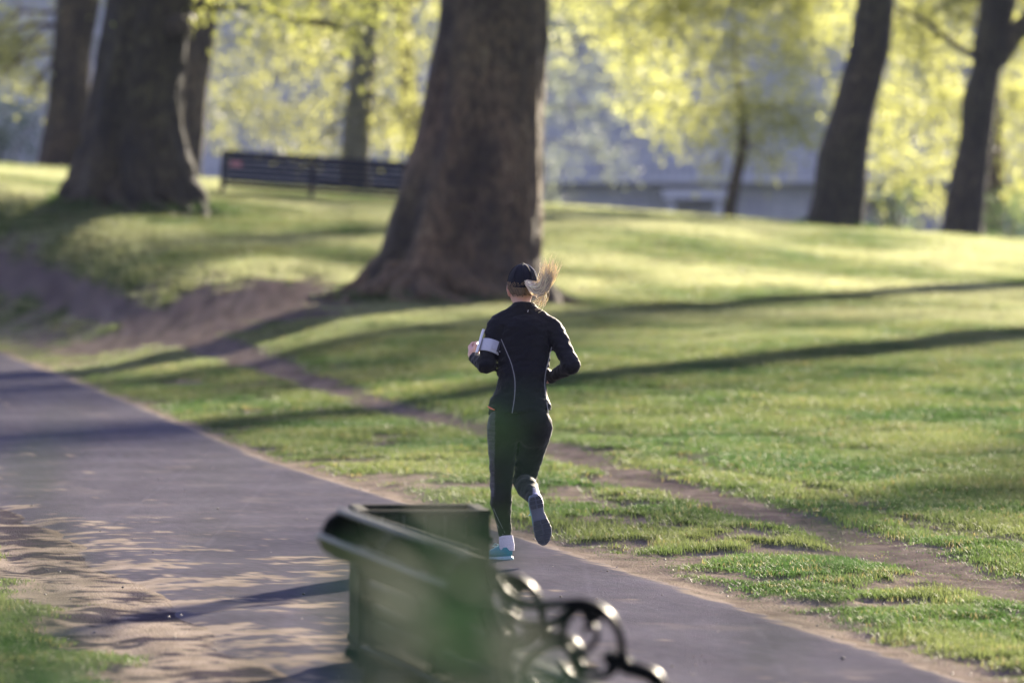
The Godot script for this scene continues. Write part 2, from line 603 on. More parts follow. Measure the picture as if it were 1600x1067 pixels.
func bench_end() -> ArrayMesh:
	var s := Shape.new()
	strip(s, smooth_line([Vector2(0.0, 0.0), Vector2(0.04, 0.16), Vector2(0.095, 0.36), Vector2(0.11, 0.5), Vector2(0.085, 0.64), Vector2(0.045, 0.76)]), 0.03, 0.026, 0.022)
	strip(s, arc(Vector2(0, 0.811), 0.064, 300, -20, 20), 0.012, 0.012, 0.024)
	s.tube([Vector3(0, 0.811, -0.02), Vector3(0, 0.811, 0.02)], [0.069, 0.069], [0.069, 0.069], 24)
	# arm: down from the roll, along, round the big curl
	strip(s, smooth_line([Vector2(0.05, 0.85), Vector2(0.078, 0.815), Vector2(0.104, 0.778), Vector2(0.15, 0.75), Vector2(0.2, 0.741), Vector2(0.27, 0.743), Vector2(0.33, 0.746), Vector2(0.386, 0.724), Vector2(0.427, 0.678), Vector2(0.444, 0.623), Vector2(0.436, 0.572), Vector2(0.405, 0.536), Vector2(0.355, 0.522), Vector2(0.3, 0.535), Vector2(0.262, 0.58)]), 0.016, 0.01, 0.026)
	# inner curls and leaves
	strip(s, smooth_line([Vector2(0.325, 0.735), Vector2(0.285, 0.7), Vector2(0.272, 0.65), Vector2(0.29, 0.61), Vector2(0.325, 0.6), Vector2(0.35, 0.615), Vector2(0.372, 0.645), Vector2(0.362, 0.675), Vector2(0.34, 0.672), Vector2(0.335, 0.652)]), 0.013, 0.008, 0.018)
	strip(s, smooth_line([Vector2(0.34, 0.74), Vector2(0.345, 0.71), Vector2(0.352, 0.68)]), 0.03, 0.008, 0.016)
	strip(s, smooth_line([Vector2(0.36, 0.735), Vector2(0.38, 0.71), Vector2(0.362, 0.69)]), 0.024, 0.008, 0.015)
	strip(s, smooth_line([Vector2(0.31, 0.735), Vector2(0.25, 0.69), Vector2(0.18, 0.665), Vector2(0.12, 0.62), Vector2(0.06, 0.6)]), 0.016, 0.012, 0.018)
	strip(s, smooth_line([Vector2(0.105, 0.77), Vector2(0.12, 0.72), Vector2(0.16, 0.69), Vector2(0.2, 0.69)]), 0.014, 0.01, 0.018)
	strip(s, smooth_line([Vector2(0.28, 0.63), Vector2(0.22, 0.62), Vector2(0.17, 0.58), Vector2(0.16, 0.53), Vector2(0.2, 0.49), Vector2(0.26, 0.5), Vector2(0.29, 0.54)]), 0.014, 0.01, 0.018)
	strip(s, smooth_line([Vector2(0.13, 0.625), Vector2(0.1, 0.56), Vector2(0.1, 0.49), Vector2(0.13, 0.43)]), 0.014, 0.014, 0.018)
	strip(s, smooth_line([Vector2(0.3, 0.6), Vector2(0.33, 0.56), Vector2(0.38, 0.55)]), 0.018, 0.01, 0.016)
	strip(s, smooth_line([Vector2(0.4, 0.6), Vector2(0.42, 0.56), Vector2(0.4, 0.54)]), 0.022, 0.014, 0.02)
	# front leg with its knees
	strip(s, smooth_line([Vector2(0.436, 0.6), Vector2(0.455, 0.56), Vector2(0.5, 0.545), Vector2(0.54, 0.525), Vector2(0.565, 0.48), Vector2(0.555, 0.42), Vector2(0.515, 0.32), Vector2(0.49, 0.2), Vector2(0.5, 0.1), Vector2(0.545, 0.03), Vector2(0.59, 0.0)]), 0.024, 0.022, 0.026)
	# seat bearer and stretcher
	strip(s, smooth_line([Vector2(0.0, 0.42), Vector2(0.12, 0.4), Vector2(0.3, 0.405), Vector2(0.5, 0.43), Vector2(0.55, 0.42)]), 0.022, 0.022, 0.022)
	strip(s, smooth_line([Vector2(-0.1, 0.2), Vector2(0.1, 0.27), Vector2(0.3, 0.27), Vector2(0.5, 0.2)]), 0.013, 0.013, 0.014)
	return s.mesh()

func make_iron_bench() -> void:
	var iron := paint(0.005, 0.006, 0.0055, 0.3)
	iron.metallic_specular = 0.1
	var green := mapped(noise_tex(0.03, 5, [[0.0, 0.005, 0.0065, 0.004], [0.5, 0.008, 0.01, 0.005], [1.0, 0.014, 0.016, 0.008]]), null, 0, 3.0, 0.42)
	var o := thing("park_bench", "dark green slatted park bench with scrolled cast iron arms beside the litter bin", "bench", Vector3(-0.12, 0, -16.4), 0.172)
	green.metallic_specular = 0.32
	var end := bench_end()
	for z in [0.0, -1.29, -2.58]:
		var e := put("end_frame", end, iron, o)
		e.position.z = z
	var spots := []
	for a in [15.0, 74.0, 206.0, 268.0]:
		var r := deg_to_rad(a)
		spots.append([Vector2(cos(r), sin(r)) * 0.07 + Vector2(0, 0.811), Vector2(cos(r), sin(r)), 0.07])
	for q in [[0.075, 0.7, 20.0], [0.098, 0.63, 15.0], [0.112, 0.56, 9.0], [0.116, 0.49, 3.0]]:
		var r := deg_to_rad(180.0 + q[2])
		spots.append([Vector2(q[0] - 0.012, q[1]), Vector2(cos(r), sin(r)), 0.061])
	for i in 6:
		spots.append([Vector2(0.09 + i * 0.08, 0.432 + (0.012 if i == 5 else 0.0) - 0.01 * sin(i * 0.6)), Vector2(0, 1), 0.062])
	for q in spots:
		var s := Shape.new()
		var n: Vector2 = q[1]
		s.beam(Vector3(q[0].x, q[0].y, 0.06), Vector3(q[0].x, q[0].y, -2.64), q[2], 0.022, Vector3(n.x, n.y, 0), 0.006)
		put("slat", s.mesh(), green, o)

func make_bin() -> void:
	var wood := mapped(noise_tex(0.02, 8, [[0.0, 0.007, 0.009, 0.007], [0.6, 0.015, 0.017, 0.013], [1.0, 0.028, 0.03, 0.024]]), null, 0, 4.0, 0.45)
	var iron := paint(0.01, 0.011, 0.01, 0.6)
	iron.metallic_specular = 0.15
	wood.metallic_specular = 0.15
	var o := thing("litter_bin", "square dark slatted litter bin standing behind the bench", "bin", Vector3(-0.385, 0, -23.6), 0.1)
	var half := 0.26
	for side in 4:
		var turn := Basis(Vector3.UP, side * PI / 2)
		for i in 6:
			var s := Shape.new()
			var x := -half + 0.044 + i * (2 * half - 0.088) / 5.0
			s.beam(turn * Vector3(x * 1.03, 0.03, half * 1.03), turn * Vector3(x, 0.655, half), 0.076, 0.02, turn * Vector3(0, 0, 1), 0.004)
			put("slat", s.mesh(), wood, o)
	var rim := Shape.new()
	for side in 4:
		var turn := Basis(Vector3.UP, side * PI / 2)
		rim.beam(turn * Vector3(-half - 0.014, 0.664, half - 0.012), turn * Vector3(half - 0.042, 0.664, half - 0.012), 0.055, 0.022)
	put("rim", rim.mesh(), iron, o)
	var lining := Shape.new()
	for side in 4:
		var turn := Basis(Vector3.UP, side * PI / 2)
		lining.beam(turn * Vector3(-half + 0.03, 0.33, half - 0.03), turn * Vector3(half - 0.034, 0.33, half - 0.03), 0.008, 0.6)
	lining.box(Vector3(-half + 0.03, 0.02, -half + 0.03), Vector3(half - 0.03, 0.035, half - 0.03))
	put("liner", lining.mesh(), paint(0.03, 0.03, 0.03, 0.5), o)
	for h in [0.12, 0.55]:
		var hoop := Shape.new()
		for side in 4:
			var turn := Basis(Vector3.UP, side * PI / 2)
			var r: float = half * (1.03 - 0.03 * h) + 0.014
			hoop.beam(turn * Vector3(-r, h, r), turn * Vector3(r - 0.006, h, r), 0.005, 0.03)
		put("hoop", hoop.mesh(), iron, o)

func make_far_bench() -> void:
	var wood := mapped(noise_tex(0.02, 31, [[0.0, 0.01, 0.012, 0.022], [1.0, 0.022, 0.025, 0.04]]), null, 0, 2.0, 0.7)
	wood.metallic_specular = 0.25
	var a := Vector3(-5.78, 0, 0)
	var d := 113.0
	var o := thing("long_bench", "long dark timber double bench on the slope between two plane trees", "bench", Vector3(-3.98, ground(-3.98, d), -d), 0.0)
	o.rotation.z = -0.066
	for x in [-1.8, -0.02, 1.8]:
		var s := Shape.new()
		s.beam(Vector3(x, -0.12, 0.0), Vector3(x, 0.86, 0.12), 0.07, 0.07, Vector3(0, 0, 1))
		s.beam(Vector3(x, -0.12, -0.52), Vector3(x, 0.62, -0.5), 0.07, 0.07, Vector3(0, 0, 1))
		s.beam(Vector3(x, 0.63, 0.08), Vector3(x, 0.63, -0.56), 0.07, 0.04)
		s.beam(Vector3(x, 0.38, 0.04), Vector3(x, 0.38, -0.5), 0.06, 0.06)
		put("end_frame", s.mesh(), wood, o)
	for h in [0.82, 0.715, 0.61, 0.505, 0.4, 0.295, 0.19]:
		for k in 2:
			var s := Shape.new()
			var z: float = 0.12 * h + 0.03
			s.beam(Vector3(-1.84 + k * 1.84, h, z), Vector3(-0.004 + k * 1.84, h, z), 0.02, 0.092 if h < 0.8 else 0.105)
			put("slat", s.mesh(), wood, o)
	for i in 5:
		var s := Shape.new()
		s.beam(Vector3(-1.84, 0.425, -0.04 - i * 0.11), Vector3(1.84, 0.425, -0.04 - i * 0.11), 0.09, 0.022)
		put("slat", s.mesh(), wood, o)
	var p := Shape.new()
	p.box(Vector3(-1.66, 0.56, 0.112), Vector3(-1.43, 0.66, 0.118))
	put("plaque", p.mesh(), paint(0.42, 0.16, 0.17, 0.5), o)

func make_terrace() -> void:
	var stucco := mapped(noise_tex(0.012, 12, [[0.0, 0.29, 0.305, 0.3], [1.0, 0.42, 0.43, 0.41]]), null, 0, 0.2, 0.8)
	var trim := paint(0.42, 0.43, 0.42, 0.8)
	var dark := paint(0.3, 0.31, 0.33, 0.5)
	var sash := paint(0.6, 0.6, 0.58, 0.5)
	var brick := mapped(noise_tex(0.05, 14, [[0.0, 0.16, 0.12, 0.1], [1.0, 0.26, 0.2, 0.17]]), null, 0, 0.4, 0.85)
	var o := thing("terrace_building", "long pale stuccoed terrace of houses beyond the lawn", "building", Vector3(8.0, 0, -300))
	var storeys := [[0.0, 4.4], [4.4, 4.2], [8.6, 3.6], [12.2, 3.2]]
	var bay := 3.2
	var n := 26
	var wall := Shape.new()
	wall.box(Vector3(-bay * n / 2, -0.5, -10.0), Vector3(bay * n / 2, 15.6, -0.3))
	put("wall", wall.mesh(), stucco, o)
	var face := Shape.new()
	for st in storeys:
		var sill: float = st[0] + (1.0 if st[0] > 0 else 0.9)
		var head: float = st[0] + st[1] - (0.75 if st[0] > 5 else 0.6)
		face.box(Vector3(-bay * n / 2, st[0], -0.298), Vector3(bay * n / 2, sill, 0.0))
		face.box(Vector3(-bay * n / 2, head, -0.298), Vector3(bay * n / 2, st[0] + st[1] - 0.002, 0.0))
		for i in n + 1:
			var x := -bay * n / 2 + i * bay
			face.box(Vector3(maxf(x - 1.02, -bay * n / 2), sill + 0.001, -0.297), Vector3(minf(x + 1.02, bay * n / 2), head - 0.001, -0.003))
	put("facade", face.mesh(), stucco, o)
	for st in storeys:
		var sill: float = st[0] + (1.0 if st[0] > 0 else 0.9)
		var head: float = st[0] + st[1] - (0.75 if st[0] > 5 else 0.6)
		var pane := Shape.new()
		pane.box(Vector3(-0.55, sill + 0.05, -0.2), Vector3(0.55, head - 0.05, -0.19))
		var pm := pane.mesh()
		var fr := Shape.new()
		fr.box(Vector3(-0.58, sill, -0.17), Vector3(-0.5, head, -0.1))
		fr.box(Vector3(0.5, sill, -0.17), Vector3(0.58, head, -0.1))
		fr.box(Vector3(-0.5, head - 0.08, -0.168), Vector3(0.5, head, -0.102))
		fr.box(Vector3(-0.5, sill, -0.168), Vector3(0.5, sill + 0.08, -0.102))
		fr.box(Vector3(-0.5, (sill + head) / 2 - 0.04, -0.168), Vector3(0.5, (sill + head) / 2 + 0.04, -0.102))
		fr.box(Vector3(-0.03, sill + 0.08, -0.16), Vector3(0.03, head - 0.08, -0.11))
		var fm := fr.mesh()
		for i in n:
			if st[0] < 1 and i % 3 == 1:
				continue
			var x := -bay * n / 2 + (i + 0.5) * bay
			var w := put("window", fm, sash, o)
			w.position.x = x
			put("pane", pm, dark, w)
	for i in n:
		if i % 3 != 1:
			continue
		var x := -bay * n / 2 + (i + 0.5) * bay
		var porch := Shape.new()
		for sx in [-1.25, 1.25]:
			porch.tube([Vector3(x + sx, 0, 1.5), Vector3(x + sx, 3.5, 1.5)], [0.26, 0.22], [0.26, 0.22], 14)
			porch.box(Vector3(x + sx - 0.3, 0, 1.2), Vector3(x + sx + 0.3, 0.3, 1.8))
		porch.box(Vector3(x - 1.7, 3.5, 0.004), Vector3(x + 1.7, 4.0, 1.95))
		put("porch", porch.mesh(), trim, o)
		var door := Shape.new()
		door.box(Vector3(x - 0.58, 0.9, -0.16), Vector3(x + 0.58, 3.0, -0.1))
		put("door", door.mesh(), dark, o)
	var balcony := Shape.new()
	balcony.box(Vector3(-bay * n / 2, 4.36, 0.006), Vector3(bay * n / 2, 4.62, 1.35))
	put("balcony", balcony.mesh(), trim, o)
	var rail := Shape.new()
	rail.box(Vector3(-bay * n / 2, 5.5, 1.2), Vector3(bay * n / 2, 5.6, 1.32))
	for i in n * 8:
		var x := -bay * n / 2 + (i + 0.5) * bay / 8
		rail.beam(Vector3(x, 4.62, 1.26), Vector3(x, 5.5, 1.26), 0.1, 0.1, Vector3(0, 0, 1))
	put("railing", rail.mesh(), trim, o)
	var cornice := Shape.new()
	for q in [[8.5, 0.25, 0.3], [12.05, 0.2, 0.25], [15.3, 0.5, 0.7]]:
		cornice.box(Vector3(-bay * n / 2, q[0], 0.004), Vector3(bay * n / 2, q[0] + q[1], q[2]))
	put("cornice", cornice.mesh(), trim, o)
	var roof := Shape.new()
	roof.box(Vector3(-bay * n / 2, 15.6, -9.6), Vector3(bay * n / 2, 18.6, -1.4), 1.2)
	put("roof", roof.mesh(), paint(0.08, 0.085, 0.1, 0.7), o)
	for i in 9:
		var ch := Shape.new()
		var x := -bay * n / 2 + (i * 3 + 0.5) * bay
		ch.box(Vector3(x - 0.5, 15.6, -6.0), Vector3(x + 0.5, 20.5, -4.0))
		put("chimney", ch.mesh(), brick, o)

func make_bush(label: String, x: float, d: float, w: float, h: float, n: int, tint: Color, seed_value: int) -> void:
	rng.seed = seed_value
	var o := thing("bush", label, "bush", Vector3(x, ground(x, d), -d))
	var st := Shape.new()
	for i in 9:
		var to := Vector3(rng.randfn() * w * 0.35, h * rng.randf_range(0.6, 1.0), rng.randfn() * w * 0.35)
		st.tube([Vector3(0, -0.2, 0), to * Vector3(0.4, 0.55, 0.4), to], [0.05, 0.03, 0.01], [0.05, 0.03, 0.01], 5)
	put("stem", st.mesh(), paint(0.08, 0.06, 0.045, 0.9), o)
	var at := []
	var col := PackedColorArray()
	for i in n:
		var v := Vector3(rng.randfn(), rng.randfn(), rng.randfn()).normalized() * pow(rng.randf(), 0.45)
		var p := Vector3(v.x * w * 0.5, h * 0.55 + v.y * h * 0.48, v.z * w * 0.5)
		if broad.get_noise_3d(p.x * 9.0 + seed_value, p.y * 9.0, p.z * 9.0) < -0.15:
			continue
		at.append(Transform3D(Basis.from_euler(Vector3(rng.randf() * 6, rng.randf() * 6, rng.randf() * 6)) * rng.randf_range(0.5, 0.9), p))
		col.append(tint * rng.randf_range(0.7, 1.3))
	scatter("foliage", spray_mesh, leaf_mat, at, col, o)

# ------------------------------------------------------------------ the runner
func pt(px: float, py: float, z: float) -> Vector3:
	return Vector3((px - 785.0) * 0.00349, (885.0 - py) * 0.00349, z)

func shoe_section(s: Shape, stations: Array, n := 18) -> void:
	# stations: [along, across offset, half width, bottom, top]
	var first := s.v.size()
	for st in stations:
		for j in n:
			var a := TAU * j / n
			var cx := cos(a)
			var sy := sin(a)
			var x: float = st[1] + signf(cx) * pow(absf(cx), 0.7) * st[2]
			var y: float = lerpf(st[3], st[4], 0.5 + 0.5 * signf(sy) * pow(absf(sy), 0.75))
			if sy > 0:
				x = st[1] + signf(cx) * pow(absf(cx), 0.8) * st[2] * lerpf(1.0, 0.72, sy)
			s.point(Vector3(x, y, -st[0]))
	for i in stations.size() - 1:
		for j in n:
			var a := first + i * n + j
			var b := first + i * n + (j + 1) % n
			s.tri(a, a + n, b)
			s.tri(b, a + n, b + n)
	for e in [0, stations.size() - 1]:
		var st: Array = stations[e]
		var m := s.point(Vector3(st[1], (st[3] + st[4]) * 0.5, -st[0] + (0.006 if e == 0 else -0.004)))
		for j in n:
			var a: int = first + e * n + j
			var b: int = first + e * n + (j + 1) % n
			if e == 0:
				s.tri(m, a, b)
			else:
				s.tri(m, b, a)

func make_shoe(o: Node3D, at: Transform3D, mirror: float, upper_mat: Material, mid_mat: Material, out_mat: Material, lace_mat: Material) -> void:
	var up := Shape.new()
	shoe_section(up, [[-0.012, 0.0, 0.024, 0.028, 0.088], [0.0, 0, 0.031, 0.024, 0.1], [0.03, 0, 0.035, 0.022, 0.1], [0.06, 0, 0.036, 0.022, 0.094], [0.09, 0.002 * mirror, 0.037, 0.02, 0.084], [0.13, 0.004 * mirror, 0.042, 0.02, 0.07], [0.17, 0.006 * mirror, 0.046, 0.02, 0.058], [0.21, 0.004 * mirror, 0.042, 0.022, 0.05], [0.235, 0.0, 0.031, 0.024, 0.043], [0.25, 0.0, 0.015, 0.026, 0.036]])
	var root := put("shoe", up.mesh(), upper_mat, o)
	root.transform = at
	var mid := Shape.new()
	shoe_section(mid, [[-0.02, 0, 0.02, 0.012, 0.034], [-0.008, 0, 0.034, 0.006, 0.04], [0.03, 0, 0.039, 0.004, 0.038], [0.08, 0, 0.035, 0.007, 0.034], [0.12, 0.003 * mirror, 0.041, 0.006, 0.03], [0.17, 0.006 * mirror, 0.05, 0.004, 0.028], [0.21, 0.004 * mirror, 0.046, 0.007, 0.028], [0.242, 0, 0.032, 0.014, 0.03], [0.258, 0, 0.014, 0.02, 0.03]])
	put("midsole", mid.mesh(), mid_mat, root)
	for q in [[-0.012, 0.005, 0.0, 0.024, 0.036], [0.01, 0.028, 0.0, 0.036, 0.037], [0.033, 0.052, 0.0, 0.037, 0.034], [0.118, 0.14, 0.003, 0.037, 0.043], [0.145, 0.167, 0.005, 0.044, 0.046], [0.172, 0.194, 0.005, 0.046, 0.044], [0.199, 0.221, 0.003, 0.043, 0.035], [0.226, 0.246, 0.0, 0.033, 0.018]]:
		for sx in [-1.0, 1.0]:
			var t := Shape.new()
			var x0: float = q[2] * mirror + sx * 0.004
			var lift: float = 0.004 + clampf((q[0] - 0.19) * 0.22, 0.0, 0.02)
			var w0: float = sx * (q[3] - 0.004)
			var w1: float = sx * (q[4] - 0.004)
			var pts := [Vector3(x0, lift, -q[0]), Vector3(x0 + w0, lift, -q[0]), Vector3(x0 + w1, lift, -q[1]), Vector3(x0, lift, -q[1])]
			if sx > 0:
				pts.reverse()
			var down := Vector3(0, -0.006, 0)
			t.flat_quad(pts[0] + down, pts[1] + down, pts[2] + down, pts[3] + down)
			for i in 4:
				var a: Vector3 = pts[i]
				var b: Vector3 = pts[(i + 1) % 4]
				t.flat_quad(a, b, b + down, a + down)
			put("tread", t.mesh(), out_mat, root)
	var lace := Shape.new()
	for i in 5:
		var z := -0.1 - i * 0.016
		var y := 0.084 - i * 0.0055
		lace.tube([Vector3(-0.02, y - 0.006, z), Vector3(0, y + 0.002, z - 0.006), Vector3(0.02, y - 0.006, z)], [0.003, 0.003, 0.003], [0.003, 0.003, 0.003], 5)
	lace.tube([Vector3(-0.005, 0.092, -0.09), Vector3(-0.03, 0.1, -0.085), Vector3(-0.045, 0.085, -0.09), Vector3(-0.02, 0.086, -0.095)], [0.0025, 0.0025, 0.0025, 0.0025], [0.0025, 0.0025, 0.0025, 0.0025], 5)
	put("laces", lace.mesh(), lace_mat, root)

func surface_z(bones: Array, x: float, y: float, k: float, top := 0.4) -> float:
	var z := top
	for i in 90:
		var p := Vector3(x, y, z)
		var d := 9.0
		for b in bones:
			var sq: Vector3 = b[4]
			var q := p * sq
			var a: Vector3 = b[0] * sq
			var ab: Vector3 = b[1] * sq - a
			var t := clampf((q - a).dot(ab) / maxf(ab.length_squared(), 1e-9), 0.0, 1.0)
			var e := (q - a - ab * t).length() - lerpf(b[2], b[3], t)
			var h := maxf(k - absf(d - e), 0.0)
			d = minf(d, e) - h * h / (4.0 * k)
		if d < 0.0015:
			return z
		z -= maxf(d * 0.7, 0.001)
	return -9.0

func make_runner() -> void:
	var one := Vector3.ONE
	var skin := paint(0.52, 0.3, 0.22, 0.5)
	skin.subsurf_scatter_enabled = true
	skin.subsurf_scatter_strength = 0.1
	skin.vertex_color_use_as_albedo = true
	var o := thing("person", "person jogging away on the path in a black jacket and cap with a blonde ponytail", "person", Vector3(-0.052, 0.012, -31.0))
	# torso and limbs
	var torso := [
		[pt(797, 668, 0.0), pt(831, 668, 0.0), 0.1, 0.1, one],
		[pt(816, 596, -0.045), pt(813, 645, -0.01), 0.095, 0.108, Vector3(0.74, 1, 1)],
		[pt(820, 522, -0.09), pt(818, 585, -0.055), 0.098, 0.094, Vector3(0.68, 1, 1)],
		[pt(790, 513, -0.1), pt(850, 517, -0.1), 0.052, 0.052, one],
		[pt(818, 488, -0.115), pt(782, 510, -0.1), 0.046, 0.05, one],
		[pt(818, 488, -0.115), pt(858, 515, -0.1), 0.046, 0.05, one],
	]
	var left_arm := [[pt(776, 517, -0.1), pt(759, 575, -0.04), 0.055, 0.045, one], [pt(759, 575, -0.04), pt(741, 567, -0.22), 0.045, 0.031, one]]
	var right_arm := [[pt(866, 522, -0.1), pt(893, 577, 0.02), 0.053, 0.044, one], [pt(893, 577, 0.02), pt(862, 596, -0.17), 0.044, 0.031, one]]
	var left_leg := [
		[pt(786, 676, 0.0), pt(783, 762, -0.06), 0.09, 0.058, one], [pt(782, 765, -0.05), pt(783, 790, -0.015), 0.056, 0.056, one],
		[pt(783, 790, -0.015), pt(788, 832, 0.0), 0.056, 0.036, one], [pt(788, 832, 0.0), pt(790, 846, 0.0), 0.036, 0.034, one], [pt(788, 664, 0.03), pt(790, 680, 0.02), 0.088, 0.08, one],
	]
	var right_leg := [
		[pt(838, 674, 0.0), pt(819, 758, -0.11), 0.09, 0.06, one], [pt(819, 760, -0.1), pt(824, 768, 0.06), 0.057, 0.057, one],
		[pt(824, 768, 0.06), pt(836, 783, 0.25), 0.056, 0.036, one], [pt(834, 664, 0.03), pt(834, 684, 0.02), 0.09, 0.082, one],
	]
	var neck := [[pt(818, 494, -0.115), pt(815, 468, -0.14), 0.052, 0.05, one]]
	# the body itself, one surface, a little inside the clothes
	var flesh := []
	for b in torso + left_arm + right_arm + left_leg + right_leg + neck:
		flesh.append([b[0], b[1], b[2] - 0.022, b[3] - 0.022, b[4]])
	flesh.append([pt(788, 840, 0.0), pt(790, 868, 0.005), 0.027, 0.026, one])
	flesh.append([pt(790, 870, -0.01), pt(778, 878, -0.14), 0.024, 0.02, one])
	flesh.append([pt(836, 783, 0.25), pt(838, 788, 0.3), 0.028, 0.026, one])
	flesh.append([pt(838, 792, 0.3), pt(846, 836, 0.31), 0.024, 0.02, one])
	var s := body(flesh, 0.012, 0.02)
	var head := [
		[pt(816, 450, -0.135), pt(814, 452, -0.16), 0.076, 0.074, one], [pt(815, 446, -0.15), pt(815, 448, -0.15), 0.072, 0.072, one],
		[pt(812, 468, -0.2), pt(811, 474, -0.212), 0.046, 0.034, one], [pt(814, 464, -0.17), pt(812, 468, -0.2), 0.06, 0.05, one], [pt(816, 488, -0.122), pt(815, 462, -0.145), 0.046, 0.05, one],
		[pt(808.5, 456, -0.235), pt(807.5, 462, -0.252), 0.008, 0.013, one], [pt(808.5, 474, -0.236), pt(813, 474, -0.234), 0.008, 0.008, one],
		[pt(794, 459, -0.142), pt(795, 466, -0.148), 0.013, 0.009, Vector3(1.8, 1, 0.9)], [pt(838, 459, -0.13), pt(838, 466, -0.136), 0.013, 0.009, Vector3(1.8, 1, 0.9)],
	]
	var hs := body(head, 0.006, 0.022, [], 0.0, func(p): return Color(1, 0.8, 0.78) if p.x < 0.045 else Color.WHITE)
	var join := func(part: Shape):
		var first := s.v.size()
		for i in part.v.size():
			s.point(part.v[i], part.c[i])
		for i in part.f:
			s.f.append(first + i)
	join.call(hs)
	var lw := pt(741, 567, -0.215)
	join.call(body(hand(lw, pt(735, 555, -0.3) - lw, Vector3(1, 0.1, 0.2), -1.0), 0.0045, 0.008))
	var rw := pt(862, 596, -0.165)
	join.call(body(hand(rw, pt(846, 594, -0.26) - rw, Vector3(-1, 0.1, -0.2), 1.0), 0.0045, 0.008))
	put("body", s.mesh(), skin, o)
	var white := paint(0.8, 0.8, 0.8, 0.3)
	for q in [[804.5, 454.0, -0.226], [814.0, 454.0, -0.228]]:
		var e := Shape.new()
		var c := pt(q[0], q[1], q[2])
		e.tube([c + Vector3(0, -0.009, 0), c + Vector3(0, -0.005, 0), c, c + Vector3(0, 0.005, 0), c + Vector3(0, 0.009, 0)], [0.003, 0.009, 0.011, 0.009, 0.003], [0.003, 0.009, 0.011, 0.009, 0.003], 10)
		put("eye", e.mesh(), white, o)
	# jacket
	var cloth := mapped(noise_tex(0.06, 51, [[0.0, 0.0022, 0.0023, 0.0042], [1.0, 0.0036, 0.0037, 0.0066]]), noise_tex(0.25, 52, [], 256), 0.05, 9.0, 0.75)
	cloth.uv1_world_triplanar = false
	cloth.rim_enabled = true
	cloth.rim = 0.12
	cloth.metallic_specular = 0.3
	cloth.rim_tint = 0.5
	var wear := []
	for b in torso + left_arm + right_arm:
		wear.append([b[0], b[1], b[2] + 0.001, b[3] + 0.001, b[4]])
	wear[0] = [pt(797, 664, 0.0), pt(829, 666, 0.0), 0.122, 0.122, one]
	wear.append([pt(789, 640, -0.01), pt(835, 646, -0.01), 0.09, 0.09, one])
	wear.append([pt(818, 492, -0.115), pt(816.5, 476, -0.128), 0.064, 0.06, one])
	var jk := body(wear, 0.0075, 0.022, [[pt(812, 650, 0), Vector3(0.08, -0.997, 0)], [pt(817, 481, -0.125), Vector3(0, 0.97, -0.25)]], 0.008)
	put("jacket", jk.mesh(), cloth, o)
	var piping := paint(0.2, 0.2, 0.21, 0.4)
	for line in [[[783, 536], [790, 552], [799, 574], [804, 596], [804.5, 615], [803, 632], [800, 650]], [[862, 548], [858, 565], [853, 585], [851, 604], [853, 626], [857, 652]]]:
		var pts := []
		for q in line:
			var p := pt(q[0], q[1], 0)
			pts.append(Vector3(p.x, p.y, surface_z(wear, p.x, p.y, 0.022) + 0.002))
		pts = smooth_line(pts, 4)
		var r := []
		for i in pts.size():
			r.append(0.0024)
		var t := Shape.new()
		t.tube(pts, r, r, 5)
		put("piping", t.mesh(), piping, o)
	for line in [[[771, 800], [779, 818], [789, 838]], [[768, 806], [777, 826], [786, 841]]]:
		var pts := []
		for q in line:
			var p := pt(q[0], q[1], 0)
			pts.append(Vector3(p.x, p.y, surface_z(left_leg, p.x, p.y, 0.016) + 0.001))
		var t := Shape.new()
		t.tube(pts, [0.0015, 0.0015, 0.0015], [0.0015, 0.0015, 0.0015], 5)
		put("reflective_line", t.mesh(), piping, o)
	var mark := Shape.new()
	var mp := pt(825, 492, 0)
	mp.z = surface_z(wear, mp.x, mp.y, 0.022) + 0.001
	mark.tube([mp + Vector3(-0.002, -0.006, 0), mp + Vector3(0.001, 0.006, 0)], [0.004, 0.004], [0.002, 0.002], 6)
	put("reflective_mark", mark.mesh(), paint(0.6, 0.6, 0.6, 0.4), o)
	# leggings with a heather panel down the outer left side
	var knit := mapped(noise_tex(0.05, 53, [[0.0, 0.6, 0.6, 0.6], [1.0, 1, 1, 1]]), null, 0, 12.0, 0.8, true)
	knit.uv1_world_triplanar = false
	knit.rim_enabled = true
	knit.rim = 0.2
	knit.metallic_specular = 0.3
	var legs := [[pt(797, 668, 0.0), pt(831, 668, 0.0), 0.096, 0.096, one]]
	legs.append([pt(810, 640, -0.01), pt(814, 660, -0.005), 0.1, 0.1, Vector3(0.72, 1, 1)])
	legs.append_array(left_leg)
	legs.append_array(right_leg)
	var lg := body(legs, 0.0075, 0.016, [], 0.005, func(p: Vector3):
		var black := Color(0.005, 0.005, 0.007)
		var axis := lerpf(-0.04, -0.045, clampf((0.8 - p.y) / 0.4, 0, 1)) + maxf(0.0, 0.37 - p.y) * 0.5
		if p.x < axis and p.y > 0.36:
			var w: float = 0.5 + 0.5 * fine.get_noise_3d(p.x * 6.0, p.y * 150.0, p.z * 12.0)
			return Color(0.15, 0.14, 0.155) * w
		if p.x > 0.165 and p.y < 0.42 and p.z > 0.1 and p.y + p.x > 0.55:
			return Color(0.3, 0.29, 0.32)  # sunlight on the right calf, painted into the cloth colour
		return black)
	put("leggings", lg.mesh(), knit, o)
	var band := Shape.new()
	var bp := []
	for q in [[763, 641], [766, 643], [772, 645]]:
		var p := pt(q[0], q[1], 0)
		bp.append(Vector3(p.x, p.y, maxf(surface_z(legs, p.x + 0.012, p.y - 0.01, 0.02), -0.02) + 0.006))
	band.tube(bp, [0.004, 0.005, 0.003], [0.005, 0.005, 0.005], 6)
